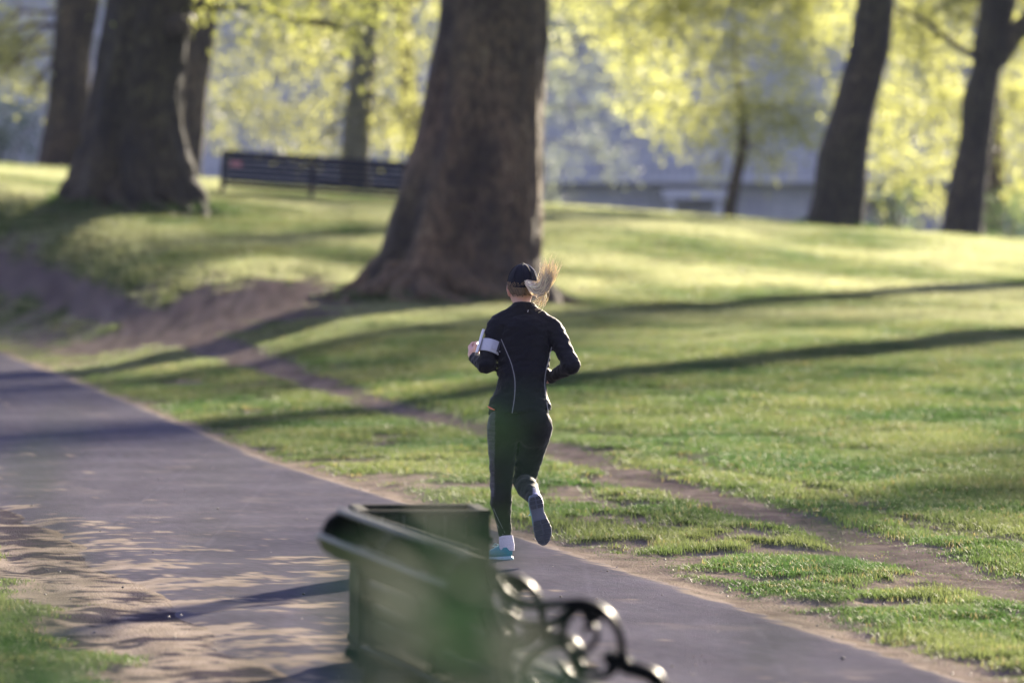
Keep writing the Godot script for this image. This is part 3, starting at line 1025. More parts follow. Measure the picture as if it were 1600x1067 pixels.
	put("waistband", band.mesh(), paint(0.7, 0.13, 0.05, 0.6), o)
	# socks and shoes
	var sock := Shape.new()
	sock.tube([pt(790.5, 843, 0.0), pt(791, 850, 0.003), pt(792, 858, 0.008), pt(792, 866, 0.01)], [0.036, 0.038, 0.039, 0.036], [0.038, 0.04, 0.042, 0.04], 16)
	put("sock", sock.mesh(), paint(0.68, 0.64, 0.72, 0.85), o)
	var sock2 := Shape.new()
	sock2.tube([pt(836, 782, 0.24), pt(838, 787, 0.29), pt(839, 793, 0.31)], [0.037, 0.037, 0.035], [0.037, 0.037, 0.035], 16)
	put("sock", sock2.mesh(), paint(0.6, 0.58, 0.66, 0.85), o)
	var teal := paint(0.02, 0.23, 0.29, 0.6)
	var pale := paint(0.25, 0.42, 0.46, 0.5)
	var rubber := paint(0.022, 0.026, 0.038, 0.6)
	var grey := paint(0.16, 0.2, 0.2, 0.6)
	var fl := Vector3(-0.105, 0, -0.18).normalized()
	var bl := Basis(Vector3.UP.cross(-fl).normalized(), Vector3.UP, -fl)
	make_shoe(o, Transform3D(bl, pt(793, 885, 0.03) + Vector3(0, 0.003, 0)), -1.0, teal, pale, grey, pale)
	var fr := (pt(851, 850, 0.34) - pt(836, 778, 0.36)).normalized()
	var un := Vector3(-0.15, 0.1, -1.0)
	un = (un - fr * un.dot(fr)).normalized()
	var br := Basis(un.cross(-fr).normalized(), un, -fr)
	make_shoe(o, Transform3D(br, pt(836, 780, 0.385)), 1.0, teal, paint(0.075, 0.085, 0.115, 0.5), rubber, pale)
	# cap
	var navy := paint(0.0045, 0.005, 0.009, 0.75)
	navy.rim_enabled = true
	navy.rim = 0.2
	navy.metallic_specular = 0.3
	var hc := pt(817, 449, -0.143)
	var cap := Shape.new()
	var nl := 26
	for i in 12:
		var u := i / 11.0
		for j in nl:
			var a := TAU * j / nl
			var low := -0.006 - 0.016 * maxf(0.0, sin(a)) + 0.01 * maxf(0.0, -sin(a))
			var ph := u * PI * 0.5
			var rr := cos(ph) * 0.092
			var y := lerpf(low, 0.108, sin(ph))
			cap.point(hc + Vector3(cos(a) * rr * 0.95, y, sin(a) * rr * 1.12))
	for i in 11:
		for j in nl:
			var a := i * nl + j
			var b := i * nl + (j + 1) % nl
			cap.tri(a, b, a + nl)
			cap.tri(b, b + nl, a + nl)
	var hat := put("cap", cap.mesh(), navy, o)
	var brim := Shape.new()
	for i in 13:
		var a := lerpf(-0.42, -2.72, i / 12.0) - 0.28
		var edge := Vector3(cos(a) * 0.088, 0.004, sin(a) * 0.1)
		var out := 0.07 * sin(PI * i / 12.0)
		var tip := edge + Vector3(-0.28, -0.2, -0.95) * out
		for q in [edge + Vector3(0, 0.003, 0), tip + Vector3(0, 0.002, 0), tip - Vector3(0, 0.002, 0), edge - Vector3(0, 0.003, 0)]:
			brim.point(hc + q)
	for i in 12:
		for j in 3:
			var a := i * 4 + j
			brim.tri(a, a + 1, a + 4)
			brim.tri(a + 1, a + 5, a + 4)
	put("brim", brim.mesh(), navy, hat)
	for k in 5:
		var seam := Shape.new()
		var pts := []
		var r := []
		var a := 0.35 + k * 0.62
		for i in 9:
			var ph := lerpf(0.1, 1.5, i / 8.0)
			pts.append(hc + Vector3(cos(a) * cos(ph) * 0.0885, 0.106 * sin(ph), sin(a) * cos(ph) * 0.1045))
			r.append(0.0022 if k else 0.003)
		seam.tube(pts, r, r, 5)
		put("seam", seam.mesh(), paint(0.2, 0.2, 0.22, 0.5) if k == 0 else navy, hat)
	var knob := Shape.new()
	knob.tube([hc + Vector3(0, 0.104, 0), hc + Vector3(0, 0.11, 0), hc + Vector3(0, 0.113, 0)], [0.008, 0.007, 0.002], [0.008, 0.007, 0.002], 8)
	put("button", knob.mesh(), navy, hat)
	# hair below the cap and the flying ponytail
	var blonde := StandardMaterial3D.new()
	blonde.vertex_color_use_as_albedo = true
	blonde.roughness = 0.42
	blonde.backlight_enabled = true
	blonde.backlight = Color(0.8, 0.8, 0.8)
	rng.seed = 77
	var hair := Shape.new()
	for i in 330:
		var a := rng.randf_range(0.02, PI - 0.25)
		var y0 := rng.randf_range(-0.028, 0.01)
		var p0 := hc + Vector3(cos(a) * 0.088, y0, sin(a) * 0.1)
		var root := pt(825, 452, -0.045)
		var p1 := p0.lerp(root, rng.randf_range(0.35, 0.8)) + Vector3(0, -0.012 - rng.randf() * 0.03, 0.012)
		var off := p1 - hc - Vector3(0, 0, 0)
		var flat := Vector2(off.x / 0.086, off.z / 0.098)
		flat = flat.normalized()
		p1.x = hc.x + flat.x * 0.083
		p1.z = hc.z + flat.y * 0.095
		var low := p0.lerp(p1, 0.5) + Vector3(0, -0.016 - rng.randf() * 0.014, 0)
		var tint := Color(0.16, 0.105, 0.055) * rng.randf_range(0.6, 1.5)
		hair.tube([p0, low, p1], [0.0026, 0.003, 0.002], [0.0026, 0.003, 0.002], 4, Vector3.ZERO, tint, false)
	put("hair", hair.mesh(), blonde, o)
	var tail := Shape.new()
	var guides := [
		[[823, 447], [836, 456], [849, 455], [857, 441], [862, 424], [865, 406]],
		[[823, 449], [838, 460], [853, 457], [860, 444], [866, 430], [871, 414]],
		[[823, 446], [835, 452], [845, 450], [851, 436], [854, 420], [856, 410]],
		[[824, 450], [836, 459], [846, 459], [849, 470], [843, 480], [831, 488]],
	]
	for i in 300:
		var g: Array = guides[[0, 0, 0, 1, 1, 2, 2, 3, 3][i % 9]]
		var spread := Vector2(rng.randfn(), rng.randfn())
		var stop := rng.randf_range(0.62, 0.94)
		var pts := []
		var rad := []
		var wav := rng.randf() * 6.0
		var steps := 12
		for k in steps + 1:
			var u := k / float(steps) * stop * 5.0
			var i0 := mini(int(u), 4)
			var f := u - i0
			var a := Vector2(g[i0][0], g[i0][1])
			var b := Vector2(g[i0 + 1][0], g[i0 + 1][1])
			var pre := Vector2(g[maxi(i0 - 1, 0)][0], g[maxi(i0 - 1, 0)][1])
			var post := Vector2(g[mini(i0 + 2, 5)][0], g[mini(i0 + 2, 5)][1])
			var q := a.cubic_interpolate(b, pre, post, f) if f <= 1.0 else b + (b - a) * (f - 1.0)
			var w := 1.6 + 2.6 * smoothstep(0.0, 1.2, u) + 2.0 * smoothstep(2.6, 5.0, u)
			q += spread * w * 0.75 + Vector2(sin(u * 3.1 + wav), cos(u * 2.7 + wav * 1.7)) * (0.5 + 0.35 * u)
			pts.append(pt(q.x, q.y, -0.035 + 0.05 * smoothstep(0.0, 2.0, u) + rng.randfn() * 0.001 + spread.y * 0.006 * w * 0.6))
			rad.append(lerpf(0.0026, 0.0007, k / float(steps)))
		var tint := Color(0.92, 0.77, 0.53) * rng.randf_range(0.45, 1.3)
		tail.tube(pts, rad, rad, 4, Vector3.ZERO, tint, false)
	put("ponytail", tail.mesh(), blonde, o)
	# armband on the left upper arm
	var silver := paint(0.36, 0.36, 0.39, 0.45)
	var arm_a: Vector3 = left_arm[0][0]
	var arm_b: Vector3 = left_arm[0][1]
	var ax := (arm_b - arm_a).normalized()
	var o1 := Vector3(0, 0, 1)
	o1 = (o1 - ax * o1.dot(ax)).normalized()
	var o2 := ax.cross(o1)
	var strap := Shape.new()
	for i in 25:
		var a := TAU * i / 24.0
		var out := o1 * cos(a) + o2 * sin(a)
		for q in [[0.4, 0.056], [0.42, 0.0605], [0.7, 0.0575], [0.72, 0.053]]:
			strap.point(arm_a.lerp(arm_b, q[0]) + out * q[1] * Vector3(1, 1, 1))
	for i in 24:
		for j in 3:
			var a := i * 4 + j
			strap.tri(a, a + 1, a + 4)
			strap.tri(a + 1, a + 5, a + 4)
	var ab := put("armband", strap.mesh(), silver, o)
	var away := (o1 * 0.72 + Vector3(0.55, 0, 0)).normalized()
	away = (away - ax * away.dot(ax)).normalized()
	var along := ax.cross(away).normalized()
	for q in [[-0.028, 0.006, 0.014, 0.05], [0.018, 0.006, 0.03, 0.05], [-0.008, 0.004, 0.012, 0.06]]:
		var sl := Shape.new()
		var c: Vector3 = arm_a.lerp(arm_b, 0.53) + away * 0.0605 + along * q[0]
		sl.beam(c - ax * q[3] * 0.5, c + ax * q[3] * 0.5, q[2], 0.005, away, 0.001)
		put("buckle", sl.mesh(), paint(0.02, 0.02, 0.03, 0.4) if q[0] < 0.0 and q[0] > -0.02 else paint(0.34, 0.34, 0.4, 0.4), ab)
	var phone := Shape.new()
	var pc := arm_a.lerp(arm_b, 0.5) + (o2 * (1.0 if o2.x < 0 else -1.0)) * 0.066
	phone.beam(pc - ax * 0.068, pc + ax * 0.068, 0.07, 0.014, Vector3(-1, 0, 0.1), 0.004)
	put("pouch", phone.mesh(), paint(0.55, 0.55, 0.58, 0.35), ab)

# ------------------------------------------------------------------ the shrub close by
func make_shrub() -> void:
	rng.seed = 909
	var mat := leaf_paint(0.85, Color(0.7, 0.7, 0.7))
	mat.metallic_specular = 0.2
	var stem_mat := paint(0.09, 0.1, 0.05, 0.7)
	var kinds := []
	for k in 3:
		var s := Shape.new()
		var tint := [Color(0.022, 0.046, 0.022), Color(0.027, 0.055, 0.027), Color(0.021, 0.044, 0.028)][k] as Color
		for i in 6:
			var u := i / 5.0
			var w := 0.34 * sin(PI * pow(u, 0.8)) + 0.004
			var droop := -0.18 * u * u
			s.point(Vector3(-w, droop + 0.08 * w, -u), tint)
			s.point(Vector3(0, droop, -u), tint * 0.85)
			s.point(Vector3(w, droop + 0.08 * w, -u), tint)
		for i in 5:
			for j in 2:
				var a := i * 3 + j
				s.tri(a, a + 3, a + 1)
				s.tri(a + 1, a + 3, a + 4)
		kinds.append(s.mesh())
	var o := thing("leafy_shrub", "leafy green shrub with thin shoots rising in front of the bench", "shrub", Vector3(-0.05, 0, -5.2))
	# shoots: tip x, tip height, tip depth, leaves, leaf size
	var shoots := SHOOTS
	for q in shoots:
		var tip := Vector3(q[0], q[1], q[2])
		var foot := Vector3(q[0] * 0.6, 0.0, q[2] * 0.6)
		var pts := []
		var r := []
		for k in 12:
			var u := k / 11.0
			pts.append(foot.lerp(tip, u) + Vector3(sin(u * 5.0 + q[0] * 20.0), 0, cos(u * 4.0 + q[1] * 9.0)) * 0.02 * sin(PI * u))
			r.append(lerpf(0.005, 0.0012, u))
		var st := Shape.new()
		st.tube(pts, r, r, 6)
		var root := put("shoot", st.mesh(), stem_mat, o)
		for i in int(q[3]):
			var u: float = 1.0 - 0.2 * pow(i / maxf(q[3] - 1.0, 1.0), 1.2) * q[5]
			var at := foot.lerp(tip, u)
			var a: float = i * 2.4 + q[0] * 30.0
			var out := Vector3(cos(a), rng.randf_range(-0.3, 0.5), sin(a)).normalized()
			var side := out.cross(Vector3.UP).normalized()
			var b := Basis(side, side.cross(-out).normalized() * -1.0, -out)
			b = b.orthonormalized().rotated(out, rng.randf_range(-0.9, 0.9))
			var l := put("leaf", kinds[i % 3], mat, root)
			l.transform = Transform3D(b * (q[4] * rng.randf_range(0.75, 1.2)), at)

const SHOOTS := [
	[-0.07, 1.552, 0.0, 15, 0.06, 1.0], [-0.02, 1.532, 0.15, 15, 0.06, 1.0], [0.0, 1.562, -0.2, 14, 0.06, 1.0], [0.03, 1.502, 0.1, 15, 0.06, 1.0], [-0.03, 1.492, -0.1, 15, 0.06, 1.0],
	[-0.1, 1.502, 0.2, 14, 0.055, 1.0], [0.08, 1.440, 0.0, 12, 0.06, 1.0], [0.0, 1.482, -0.3, 15, 0.06, 1.0], [0.06, 1.462, 0.3, 12, 0.06, 1.0], [-0.08, 1.472, 0.0, 14, 0.055, 1.0], [0.02, 1.452, 0.0, 15, 0.06, 1.0], [0.1, 1.410, 0.2, 12, 0.055, 1.0], [-0.05, 1.462, 0.3, 14, 0.06, 1.0],
	[-0.05, 1.52, 0.45, 9, 0.065, 0.7], [0.01, 1.51, -0.45, 9, 0.065, 0.7], [-0.02, 1.53, 0.3, 8, 0.06, 0.7], [-0.09, 1.50, -0.25, 8, 0.06, 0.7],
	[0.02, 1.60, 0.6, 4, 0.04, 0.5], [0.045, 1.645, -0.4, 4, 0.044, 0.3], [0.36, 1.545, -0.3, 6, 0.05, 0.3], [0.29, 1.47, 0.1, 6, 0.045, 0.4],
	[-0.4, 1.47, 0.3, 16, 0.062, 0.8], [-0.36, 1.445, 0.0, 14, 0.062, 0.8], [-0.42, 1.49, -0.1, 14, 0.058, 0.8], [-0.32, 1.435, 0.1, 12, 0.06, 0.8], [-0.4, 1.62, -0.3, 4, 0.042, 0.3], [-0.35, 1.57, 0.2, 4, 0.045, 0.3], [-0.36, 1.52, -0.2, 3, 0.045, 0.4],
	[-0.15, 1.47, 0.5, 4, 0.045, 0.6], [-0.2, 1.51, -0.2, 4, 0.042, 0.5], [-0.24, 1.60, -0.2, 2, 0.036, 0.2], [-0.03, 1.585, 0.1, 5, 0.05, 0.5],
]

# ------------------------------------------------------------------ ground, path, grass
func sand_over(x: float, d: float, from_left: float) -> float:
	var n := fine.get_noise_2d(x * 0.75 + 70.0, d * 1.0)
	var n2 := fine.get_noise_2d(x * 3.4 - 30.0, d * 3.4)
	n2 += 0.5 * fine.get_noise_2d(x * 11.0 + 5.0, d * 9.0)
	return smoothstep(-0.06, 0.16, n * 1.0 + n2 * 0.9 + 0.16 - from_left * 0.42 - 0.55 * smoothstep(30, 39, d))

func make_ground() -> void:
	var xs := []
	var x := -4.6
	while x < 6.4:
		xs.append(x)
		x += 0.05
	var g := 0.05
	while xs[-1] < 420.0:
		g = minf(g * 1.07, 40.0)
		xs.append(xs[-1] + g)
	g = 0.05
	while xs[0] > -420.0:
		g = minf(g * 1.06, 40.0)
		xs.push_front(xs[0] - g)
	var ds := [-60.0, -20.0, 0.0, 6.0, 10.0, 14.0, 17.0, 19.0]
	g = 0.1
	while ds[-1] < 900.0:
		ds.append(ds[-1] + g)
		if ds[-1] > 40.0:
			g = minf(g * 1.022, 60.0)
	var s := Shape.new()
	var w := xs.size()
	for d in ds:
		for px in xs:
			var cv := cover(px, d)
			var y := ground(px, d)
			if d > 15.0 and d < 170.0 and absf(px) < 26.0:
				y += relief(px, d, cv.x)
			var n := 0.85 + 0.4 * fine.get_noise_2d(px * 4.0 + 3.0, d * 2.0)
			var soil := Color(0.13, 0.108, 0.1).lerp(Color(0.3, 0.25, 0.19), cv.y)
			var side: float = px - table(EDGE, d) + PATH_WIDTH
			if side < 0.3:
				soil = Color(0.075, 0.067, 0.075).lerp(Color(0.34, 0.285, 0.22), sand_over(px, d, side) * 0.9)
			var turf := Color(0.035, 0.06, 0.01)
			var c := soil.lerp(turf, smoothstep(0.35, 0.85, cv.x)) * n
			s.point(Vector3(px, y, -d), c)
	for j in ds.size() - 1:
		for i in w - 1:
			var a := j * w + i
			s.tri(a, a + w, a + 1)
			s.tri(a + 1, a + w, a + w + 1)
	var m := mapped(noise_tex(0.02, 21, [[0.0, 0.62, 0.6, 0.58], [0.5, 0.85, 0.85, 0.85], [1.0, 1, 1, 1]], 1024), noise_tex(0.04, 22, [], 1024), 1.6, 1.1, 1.0, true)
	m.specular_mode = BaseMaterial3D.SPECULAR_DISABLED
	var o := put("ground", s.mesh(), m)
	o.set_meta("kind", "structure")

func make_path() -> void:
	var s := Shape.new()
	var ds := [2.0, 8.0, 12.0, 15.0, 17.0, 19.0]
	var g := 0.07
	while ds[-1] < 150.0:
		ds.append(ds[-1] + g)
		if ds[-1] > 38.0:
			g = minf(g * 1.03, 3.0)
	var w := 96
	for d in ds:
		var e := table(EDGE, d)
		for i in w + 1:
			var u := float(i) / w
			var off := -PATH_WIDTH * (1.0 - u)
			if i == w:
				off += 0.05 * fine.get_noise_2d(5.0, d * 3.0) + 0.03 * fine.get_noise_2d(9.0, d * 9.0)
			elif i == 0:
				off += 0.4 * fine.get_noise_2d(15.0, d * 1.1) + 0.25 * fine.get_noise_2d(95.0, d * 3.0)
			var x := e + off
			var und := 0.014 * broad.get_noise_2d(x * 0.9 + 50.0, d * 1.1) + 0.004 * fine.get_noise_2d(x * 1.2, d * 0.8) + 0.001 * fine.get_noise_2d(x * 6.0, d * 5.0)
			var edge := minf(u, 1.0 - u) * PATH_WIDTH
			var y := 0.012 + maxf(und + 0.012, 0.0) * smoothstep(0.0, 0.2, edge) - (0.012 if u > 0.5 else 0.045) * (1.0 - smoothstep(0.0, 0.14 if u > 0.5 else 0.6, edge))
			var n := fine.get_noise_2d(x * 1.1 + 70.0, d * 0.75)
			var n2 := fine.get_noise_2d(x * 4.3 - 30.0, d * 2.6)
			var sand := sand_over(x, d, PATH_WIDTH + off)
			sand = maxf(sand, 1.0 - smoothstep(0.0, 0.09, (1.0 - u) * PATH_WIDTH + n2 * 0.12 + n * 0.06))
			sand = maxf(sand, 0.12 * smoothstep(0.3, 0.6, n + n2 * 0.4))
			var grain := 1.0 + 0.22 * fine.get_noise_2d(x * 22.0, d * 22.0) + 0.18 * broad.get_noise_2d(x * 3.0, d * 2.0)
			var tar := Color(0.108, 0.103, 0.117) * grain
			var c := tar.lerp(Color(0.34, 0.285, 0.22) * (0.9 + 0.4 * n2), clampf(sand, 0, 1) * 0.9)
			s.point(Vector3(x, y + ground(x, d) * 0.0, -d), c)
	for j in ds.size() - 1:
		for i in w:
			var a := j * (w + 1) + i
			s.tri(a, a + w + 1, a + 1)
			s.tri(a + 1, a + w + 1, a + w + 2)
	var m := mapped(noise_tex(0.12, 23, [[0.0, 0.66, 0.66, 0.68], [0.5, 0.86, 0.86, 0.86], [1.0, 1, 1, 1]], 1024, 3), noise_tex(0.2, 24, [], 1024, 3), 0.5, 1.4, 0.95, true)
	m.specular_mode = BaseMaterial3D.SPECULAR_DISABLED
	var o := put("path", s.mesh(), m)
	o.set_meta("kind", "structure")

func tuft(blades: int, spread: float, high: float, wide: float, seed_value: int, bend := 1.0) -> ArrayMesh:
	rng.seed = seed_value
	var s := Shape.new()
	for i in blades:
		var p := Vector3(rng.randfn() * spread * 0.5, -0.012, rng.randfn() * spread * 0.5)
		var a := rng.randf() * TAU
		var out := Vector3(cos(a), 0, sin(a))
		var side := Vector3(-out.z, 0, out.x) * wide * rng.randf_range(0.7, 1.2)
		var h := high * rng.randf_range(0.5, 1.15)
		var lean := h * rng.randf_range(0.15, 0.9) * bend
		var tint := Color.WHITE * rng.randf_range(0.7, 1.0)
		var i0 := s.point(p - side, tint)
		s.point(p + side, tint)
		s.point(p + Vector3(0, h * 0.62, 0) + out * lean * 0.35 - side * 0.75, tint)
		s.point(p + Vector3(0, h * 0.62, 0) + out * lean * 0.35 + side * 0.75, tint)
		s.point(p + Vector3(0, h, 0) + out * lean, tint)
		s.tri(i0, i0 + 2, i0 + 1)
		s.tri(i0 + 1, i0 + 2, i0 + 3)
		s.tri(i0 + 2, i0 + 4, i0 + 3)
	return s.mesh()

func make_grass() -> void:
	var near_mat := leaf_paint(0.6, Color(1.25, 1.25, 1.25))
	var far_mat := leaf_paint(0.55, Color(1.4, 1.4, 1.4))
	far_mat.metallic_specular = 0.6
	# from, to depth, step, blades, spread, height, half width of a blade
	var zones := [[19.0, 34.0, 0.055, 18, 0.07, 0.046, 0.0022], [34.0, 50.0, 0.08, 18, 0.1, 0.05, 0.003], [50.0, 80.0, 0.13, 18, 0.17, 0.062, 0.0045], [80.0, 120.0, 0.18, 24, 0.26, 0.066, 0.006], [120.0, 172.0, 0.3, 24, 0.42, 0.075, 0.009]]
	for zi in zones.size():
		var z: Array = zones[zi]
		for variant in 2:
			rng.seed = 500 + zi * 10 + variant
			var at := []
			var col := PackedColorArray()
			var m := tuft(z[3], z[4], z[5], z[6], 300 + zi * 7 + variant, [1.0, 1.1, 1.2, 1.3, 1.3][zi])
			rng.seed = 600 + zi * 10 + variant
			var d: float = z[0] + variant * z[2] * 0.5
			while d < z[1]:
				var half: float = d * 0.097 + 0.9
				var x := -half
				while x < half:
					var px: float = x + rng.randf_range(-0.5, 0.5) * z[2] * 1.4
					var pd: float = d + rng.randf_range(-0.5, 0.5) * z[2] * 1.4
					x += z[2] * 1.25
					var cv := cover(px, pd)
					if cv.x < 0.2 and (rng.randf() > 0.16 or pd > 60.0 or px - table(EDGE, pd) < 0.12) or cv.x >= 0.2 and rng.randf() > 0.25 + cv.x:
						continue
					var on_path := px - table(EDGE, pd)
					if on_path < 0.05 and on_path > -PATH_WIDTH - 0.02:
						continue
					var lush := broad.get_noise_2d(px * 1.4 + 100.0, pd * 0.8)
					var patch := fine.get_noise_2d(px * 0.5 + 33.0, pd * 0.25)
					var sc := (0.75 + 0.5 * lush) * lerpf(0.35, 1.0, cv.x) * rng.randf_range(0.75, 1.3)
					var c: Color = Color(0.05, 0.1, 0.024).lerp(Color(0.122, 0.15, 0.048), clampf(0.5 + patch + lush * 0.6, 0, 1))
					c = c.lerp(Color(0.36, 0.38, 0.19), smoothstep(60.0, 90.0, pd) * clampf(0.55 + 1.5 * fine.get_noise_2d(px * 0.16 + 7.0, pd * 0.12), 0.1, 1.0))   # sunlit bands of the open lawn painted into the far grass colour
					if rng.randf() < 0.05:
						c = Color(0.22, 0.19, 0.075)
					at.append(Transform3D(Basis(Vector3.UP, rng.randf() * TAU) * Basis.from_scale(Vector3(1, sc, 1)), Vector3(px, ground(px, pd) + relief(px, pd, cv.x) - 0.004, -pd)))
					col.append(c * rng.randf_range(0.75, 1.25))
				d += z[2]
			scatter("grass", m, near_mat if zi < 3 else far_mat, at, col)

func make_foot_grass() -> void:
	var mat := leaf_paint(0.6, Color(1.1, 1.1, 1.1))
	var m := tuft(14, 0.16, 0.2, 0.006, 931)
	rng.seed = 932
	for q in [[-0.96, 85.0, 1.55, 520], [-7.0, 105.0, 1.35, 620], [7.38, 130.0, 0.75, 260], [11.88, 150.0, 0.65, 160]]:
		var at := []
		var col := PackedColorArray()
		for i in q[3]:
			var a := rng.randf() * TAU
			var clump := fine.get_noise_2d(cos(a) * 3.0 + q[0], sin(a) * 3.0)
			if clump < -0.12:
				continue
			var r: float = q[2] * (0.92 + 0.28 * pow(rng.randf(), 2.0) + 0.1 * clump)
			var x: float = q[0] + cos(a) * r
			var d: float = q[1] + sin(a) * r
			at.append(Transform3D(Basis(Vector3.UP, rng.randf() * TAU) * Basis.from_scale(Vector3(1, rng.randf_range(0.4, 1.1) * (1.0 + clump), 1)), Vector3(x, ground(x, d), -d)))
			col.append(Color(0.055, 0.1, 0.02) * rng.randf_range(0.7, 1.3))
		scatter("grass", m, mat, at, col)

func make_gravel() -> void:
	rng.seed = 4242
	var s := Shape.new()
	for i in 6:
		for j in 6:
			var ph := PI * i / 5.0
			var a := TAU * j / 6.0
			s.point(Vector3(cos(a) * sin(ph), cos(ph) * 0.6, sin(a) * sin(ph)) * (0.85 + 0.3 * rng.randf()))
	for i in 5:
		for j in 6:
			var a := i * 6 + j
			var b := i * 6 + (j + 1) % 6
			s.tri(a, b, a + 6)
			s.tri(b, b + 6, a + 6)
	var at := []
	var col := PackedColorArray()
	for i in 2600:
		var d := 21.0 + 45.0 * pow(rng.randf(), 1.6)
		var x := rng.randf_range(-0.1 * d - 0.4, 0.1 * d + 0.4)
		var cv := cover(x, d)
		if cv.x > 0.6:
			continue
		var t := x - table(EDGE, d)
		var on := t < 0.0 and t > -PATH_WIDTH
		if on and rng.randf() < 0.7:
			continue
		var r := 0.003 + 0.007 * pow(rng.randf(), 3.0)
		at.append(Transform3D(Basis.from_euler(Vector3(rng.randf() * 0.5, rng.randf() * 6, 0)) * r, Vector3(x, (0.024 if on else ground(x, d) + relief(x, d, cv.x)) + r * 0.2, -d)))
		col.append(Color(0.16, 0.14, 0.125) * rng.randf_range(0.3, 1.4))
	var m := paint(1, 1, 1, 0.6)
	m.vertex_color_use_as_albedo = true
	scatter("gravel", s.mesh(), m, at, col)

func _ready() -> void:
	# camera: a 200 mm lens focused on the runner
	var cam := Camera3D.new()
	cam.name = "camera"
	cam.position = Vector3(0, 1.82, 0)
	cam.rotation.x = -atan(172.5 / 8892.0)
	var lens := CameraAttributesPhysical.new()
	lens.frustum_focal_length = 200.0
	lens.frustum_focus_distance = 31.0
	lens.frustum_near = 0.5
	lens.frustum_far = 1500.0
	lens.exposure_aperture = 2.8
	cam.attributes = lens
	cam.near = 0.5
	cam.far = 1500.0
	cam.fov = rad_to_deg(2.0 * atan(12.0 / 200.0))
	add_child(cam)
	cam.current = true
	var sky_mat := ProceduralSkyMaterial.new()
	sky_mat.sky_top_color = Color(0.455, 0.48, 0.675)
	sky_mat.sky_horizon_color = Color(0.74, 0.77, 0.84)
	sky_mat.sky_curve = 0.16
	sky_mat.ground_bottom_color = Color(0.22, 0.24, 0.18)
	sky_mat.ground_horizon_color = Color(0.6, 0.64, 0.66)
	sky_mat.sky_energy_multiplier = 0.74
	sky_mat.ground_energy_multiplier = 0.25
	sky_mat.sun_angle_max = 30.0
	var sky := Sky.new()
	sky.sky_material = sky_mat
	var env := Environment.new()
	env.background_mode = Environment.BG_SKY
	env.sky = sky
	env.tonemap_mode = Environment.TONE_MAPPER_LINEAR
	env.tonemap_exposure = 5.9
	env.fog_enabled = true
	env.fog_density = 0.00009
	env.fog_light_color = Color(0.85, 0.89, 1.0)
	env.sdfgi_enabled = true
	env.ssao_enabled = true
	env.ssil_enabled = true
	var world := WorldEnvironment.new()
	world.name = "world"
	world.environment = env
	add_child(world)
	var sun := DirectionalLight3D.new()
	sun.name = "sun"
	sun.light_energy = 1.6
	sun.light_color = Color(1.0, 0.94, 0.84)
	sun.light_angular_distance = 1.5
	sun.shadow_enabled = true
	var el := deg_to_rad(15.5)
	var az := deg_to_rad(22.0)
	var towards := Vector3(sin(az) * cos(el), sin(el), -cos(az) * cos(el))
	sun.basis = Basis.looking_at(-towards)
	add_child(sun)

	broad.seed = 3
	broad.frequency = 0.35
	broad.fractal_octaves = 2
	fine.seed = 11
	fine.frequency = 0.9
	fine.fractal_octaves = 3
	rng.seed = 1
	make_ground()
	make_path()
	make_terrace()

	# trees
	leaf_mat = leaf_paint(0.5, Color(1.35, 1.35, 1.35))
	rng.seed = 41
	spray_mesh = make_spray(10, 0.42, 0.15)
	var bark_brown := mapped(noise_tex(0.012, 61, [[0.0, 0.05, 0.03, 0.015], [0.42, 0.12, 0.078, 0.041], [0.55, 0.19, 0.133, 0.075], [0.7, 0.17, 0.122, 0.07], [1.0, 0.4, 0.31, 0.2]], 1024), noise_tex(0.03, 62, [], 1024), 7.0, 0.5, 0.9)
	var bark_dark := mapped(noise_tex(0.012, 63, [[0.0, 0.018, 0.014, 0.0065], [0.5, 0.046, 0.037, 0.019], [1.0, 0.18, 0.15, 0.09]], 1024), noise_tex(0.03, 64, [], 1024), 8.0, 0.5, 0.9)
	for k in 2:
		var plates := noise_tex([0.02, 0.016][k], 71 + k, [[0.0, 0.42, 0.4, 0.36], [0.35, 0.62, 0.6, 0.56], [0.6, 0.85, 0.82, 0.76], [1.0, 1.0, 1.0, 0.96]], 1024, 2, FastNoiseLite.TYPE_CELLULAR)
		var pn := plates.noise as FastNoiseLite
		pn.cellular_return_type = FastNoiseLite.RETURN_CELL_VALUE
		pn.domain_warp_enabled = true
		pn.domain_warp_amplitude = 30.0
		pn.domain_warp_frequency = 0.03
		var bark: StandardMaterial3D = [bark_brown, bark_dark][k]
		bark.detail_enabled = true
		bark.detail_blend_mode = BaseMaterial3D.BLEND_MODE_MUL
		bark.detail_albedo = plates
	bark_brown.vertex_color_use_as_albedo = true
	bark_dark.vertex_color_use_as_albedo = true
	bark_brown.uv1_scale = Vector3(0.55, 0.3, 0.55)
	bark_dark.uv1_scale = Vector3(0.55, 0.26, 0.55)
	var spring := Color(0.45, 0.465, 0.15)
	var lime := Color(0.42, 0.45, 0.12)
	tree("massive leaning plane tree trunk in the middle with flared roots behind the runner", -0.96, 85.0, [[-0.4, -0.02, 1.9], [-0.10, 0.0, 1.76], [-0.02, 0.05, 1.64], [0.12, 0.06, 1.48], [0.26, 0.09, 1.37], [0.46, 0.115, 1.29], [0.65, 0.139, 1.214], [0.84, 0.182, 1.176], [1.12, 0.234, 1.133], [1.60, 0.339, 1.056], [2.08, 0.425, 0.999], [2.56, 0.502, 0.932], [3.04, 0.554, 0.899], [3.51, 0.597, 0.865], [3.99, 0.650, 0.822], [4.47, 0.693, 0.789]], bark_brown, 9.0, 9.5, 24.0, 9.0, 3200, [], 0.0, spring, 1.0, 101, 72)
